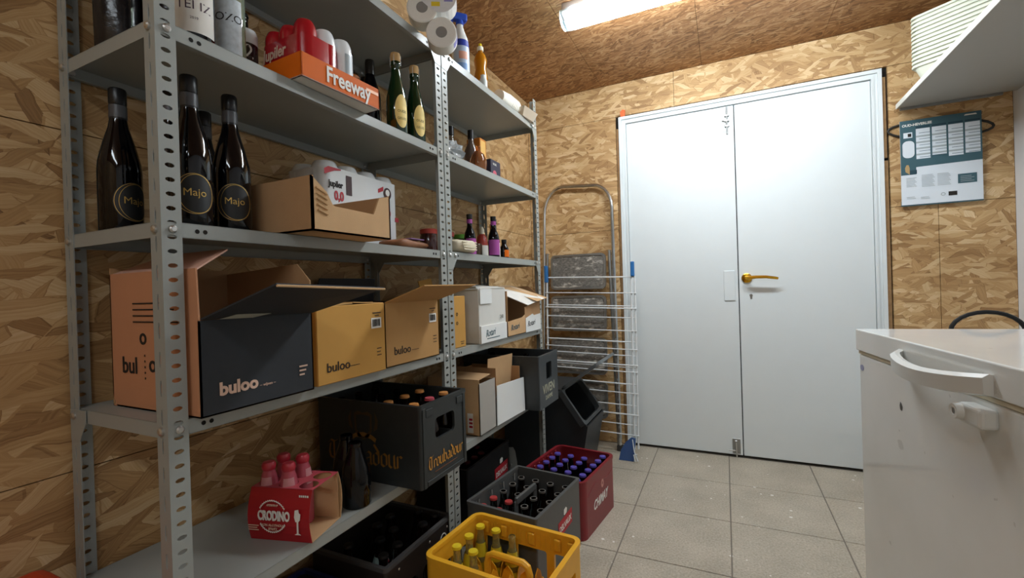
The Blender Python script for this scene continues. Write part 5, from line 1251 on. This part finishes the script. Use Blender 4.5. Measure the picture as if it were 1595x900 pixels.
def jar(lid_m, m): return [('glass', G().lathe([(0, 0), (.034, 0), (.037, .005), (.037, .085), (.033, .095), (.033, .10)], 22).mesh('glass', m, True)), ('lid', G().lathe([(.036, .098), (.0365, .115), (.034, .118), (0, .1185)], 22).mesh('lid', lid_m, True))]
jr = jar(mat('red_lid', '#a8382c', .4), mat('dark_jam', '#3a1512', .15, coat=.4)); jg = jar(mat('green_lid', '#5c9c35', .4), mat('dark_pickle', '#23261a', .15, coat=.4))
spawn(jr, 'jam_jar', 'dark jar with red lid left of the middle posts', 'jar', (-1.11, 1.56, zb + .0), 0, 'jars on the second shelf')
spawn(jr, 'jam_jar', 'dark jar with red lid right of the middle posts', 'jar', (-1.11, 1.69, zb + .0), 0, 'jars on the second shelf')
spawn(jg, 'jam_jar', 'dark jar with green lid behind the wraps', 'jar', (-1.11, 1.815, zb + .01 - .01), 0, 'jars on the second shelf')
SB = [(.023, 0), (.0255, .004), (.0255, .085), (.022, .105), (.012, .13), (.0105, .165), (.0115, .17)]
pu = bottle_parts(SB, M_BOTB, [(.0125, .166), (.0130, .185), (0, .186)], M_BLKCAP, [(.012, .08, .0259, M_PURP, -100, 100), (.146, .163, .0122, M_PURP, 0, 360)])
spawn(pu, 'sauce_bottle', 'purple-labelled dark sauce bottle behind the wraps', 'bottle', (-.985, 1.685, zb), 0, 'purple-labelled bottles')
spawn(pu, 'sauce_bottle', 'purple-labelled dark sauce bottle, larger looking, nearest the far post', 'bottle', (-.93, 1.80, zb), -20, 'purple-labelled bottles')
spawn(bottle_parts(SB, M_BOTB, [(.0125, .166), (.0130, .185), (0, .186)], M_BLKCAP, [(.01, .075, .0259, M_PAPER, -60, 60)]), 'sauce_bottle', 'dark bottle with white label just behind the purple-labelled one', 'bottle', (-.965, 1.875, zb))
spawn(bottle_parts([(.02, 0), (.022, .004), (.022, .055), (.012, .07), (.011, .085)], M_BOTBR, [(.0125, .08), (.0125, .095), (0, .096)], M_BLKCAP, [(.012, .045, .0224, M_ORANGE, -60, 60)]), 'sauce_bottle', 'tiny brown bottle with orange label at the end of the row', 'bottle', (-.95, 1.945, zb))
kb = bottle_parts([(.026, 0), (.028, .004), (.030, .09), (.024, .125), (.012, .14)], mat('ketchup_red', '#a5382c', .35), [(.0135, .138), (.0135, .16), (.006, .175), (0, .176)], mat('cap_cream', '#d9d2bd', .45), [(.03, .08, .0302, M_PAPER, -60, 60)])
spawn(kb, 'ketchup_bottle', 'red squeeze bottle with cream cap at the back of the second shelf', 'bottle', (-1.10, 2.0, zb))
spawn(bottle_parts(scale_prof(SB, 1.05, 1.05), mat('oil_glass', '#b98a2a', .1, coat=.4), [(.0125, .174), (.0130, .195), (0, .196)], M_GOLD), 'oil_bottle', 'golden oil bottle at the back between the sauces', 'bottle', (-1.08, 2.075, zb))
spawn(bottle_parts([(.024, 0), (.026, .004), (.026, .06), (.024, .064), (0, .065)], mat('brown_jar', '#4a3826', .3), None), 'spice_jar', 'small brown spice jar between the purple-labelled bottles', 'jar', (-1.0, 1.765, zb))
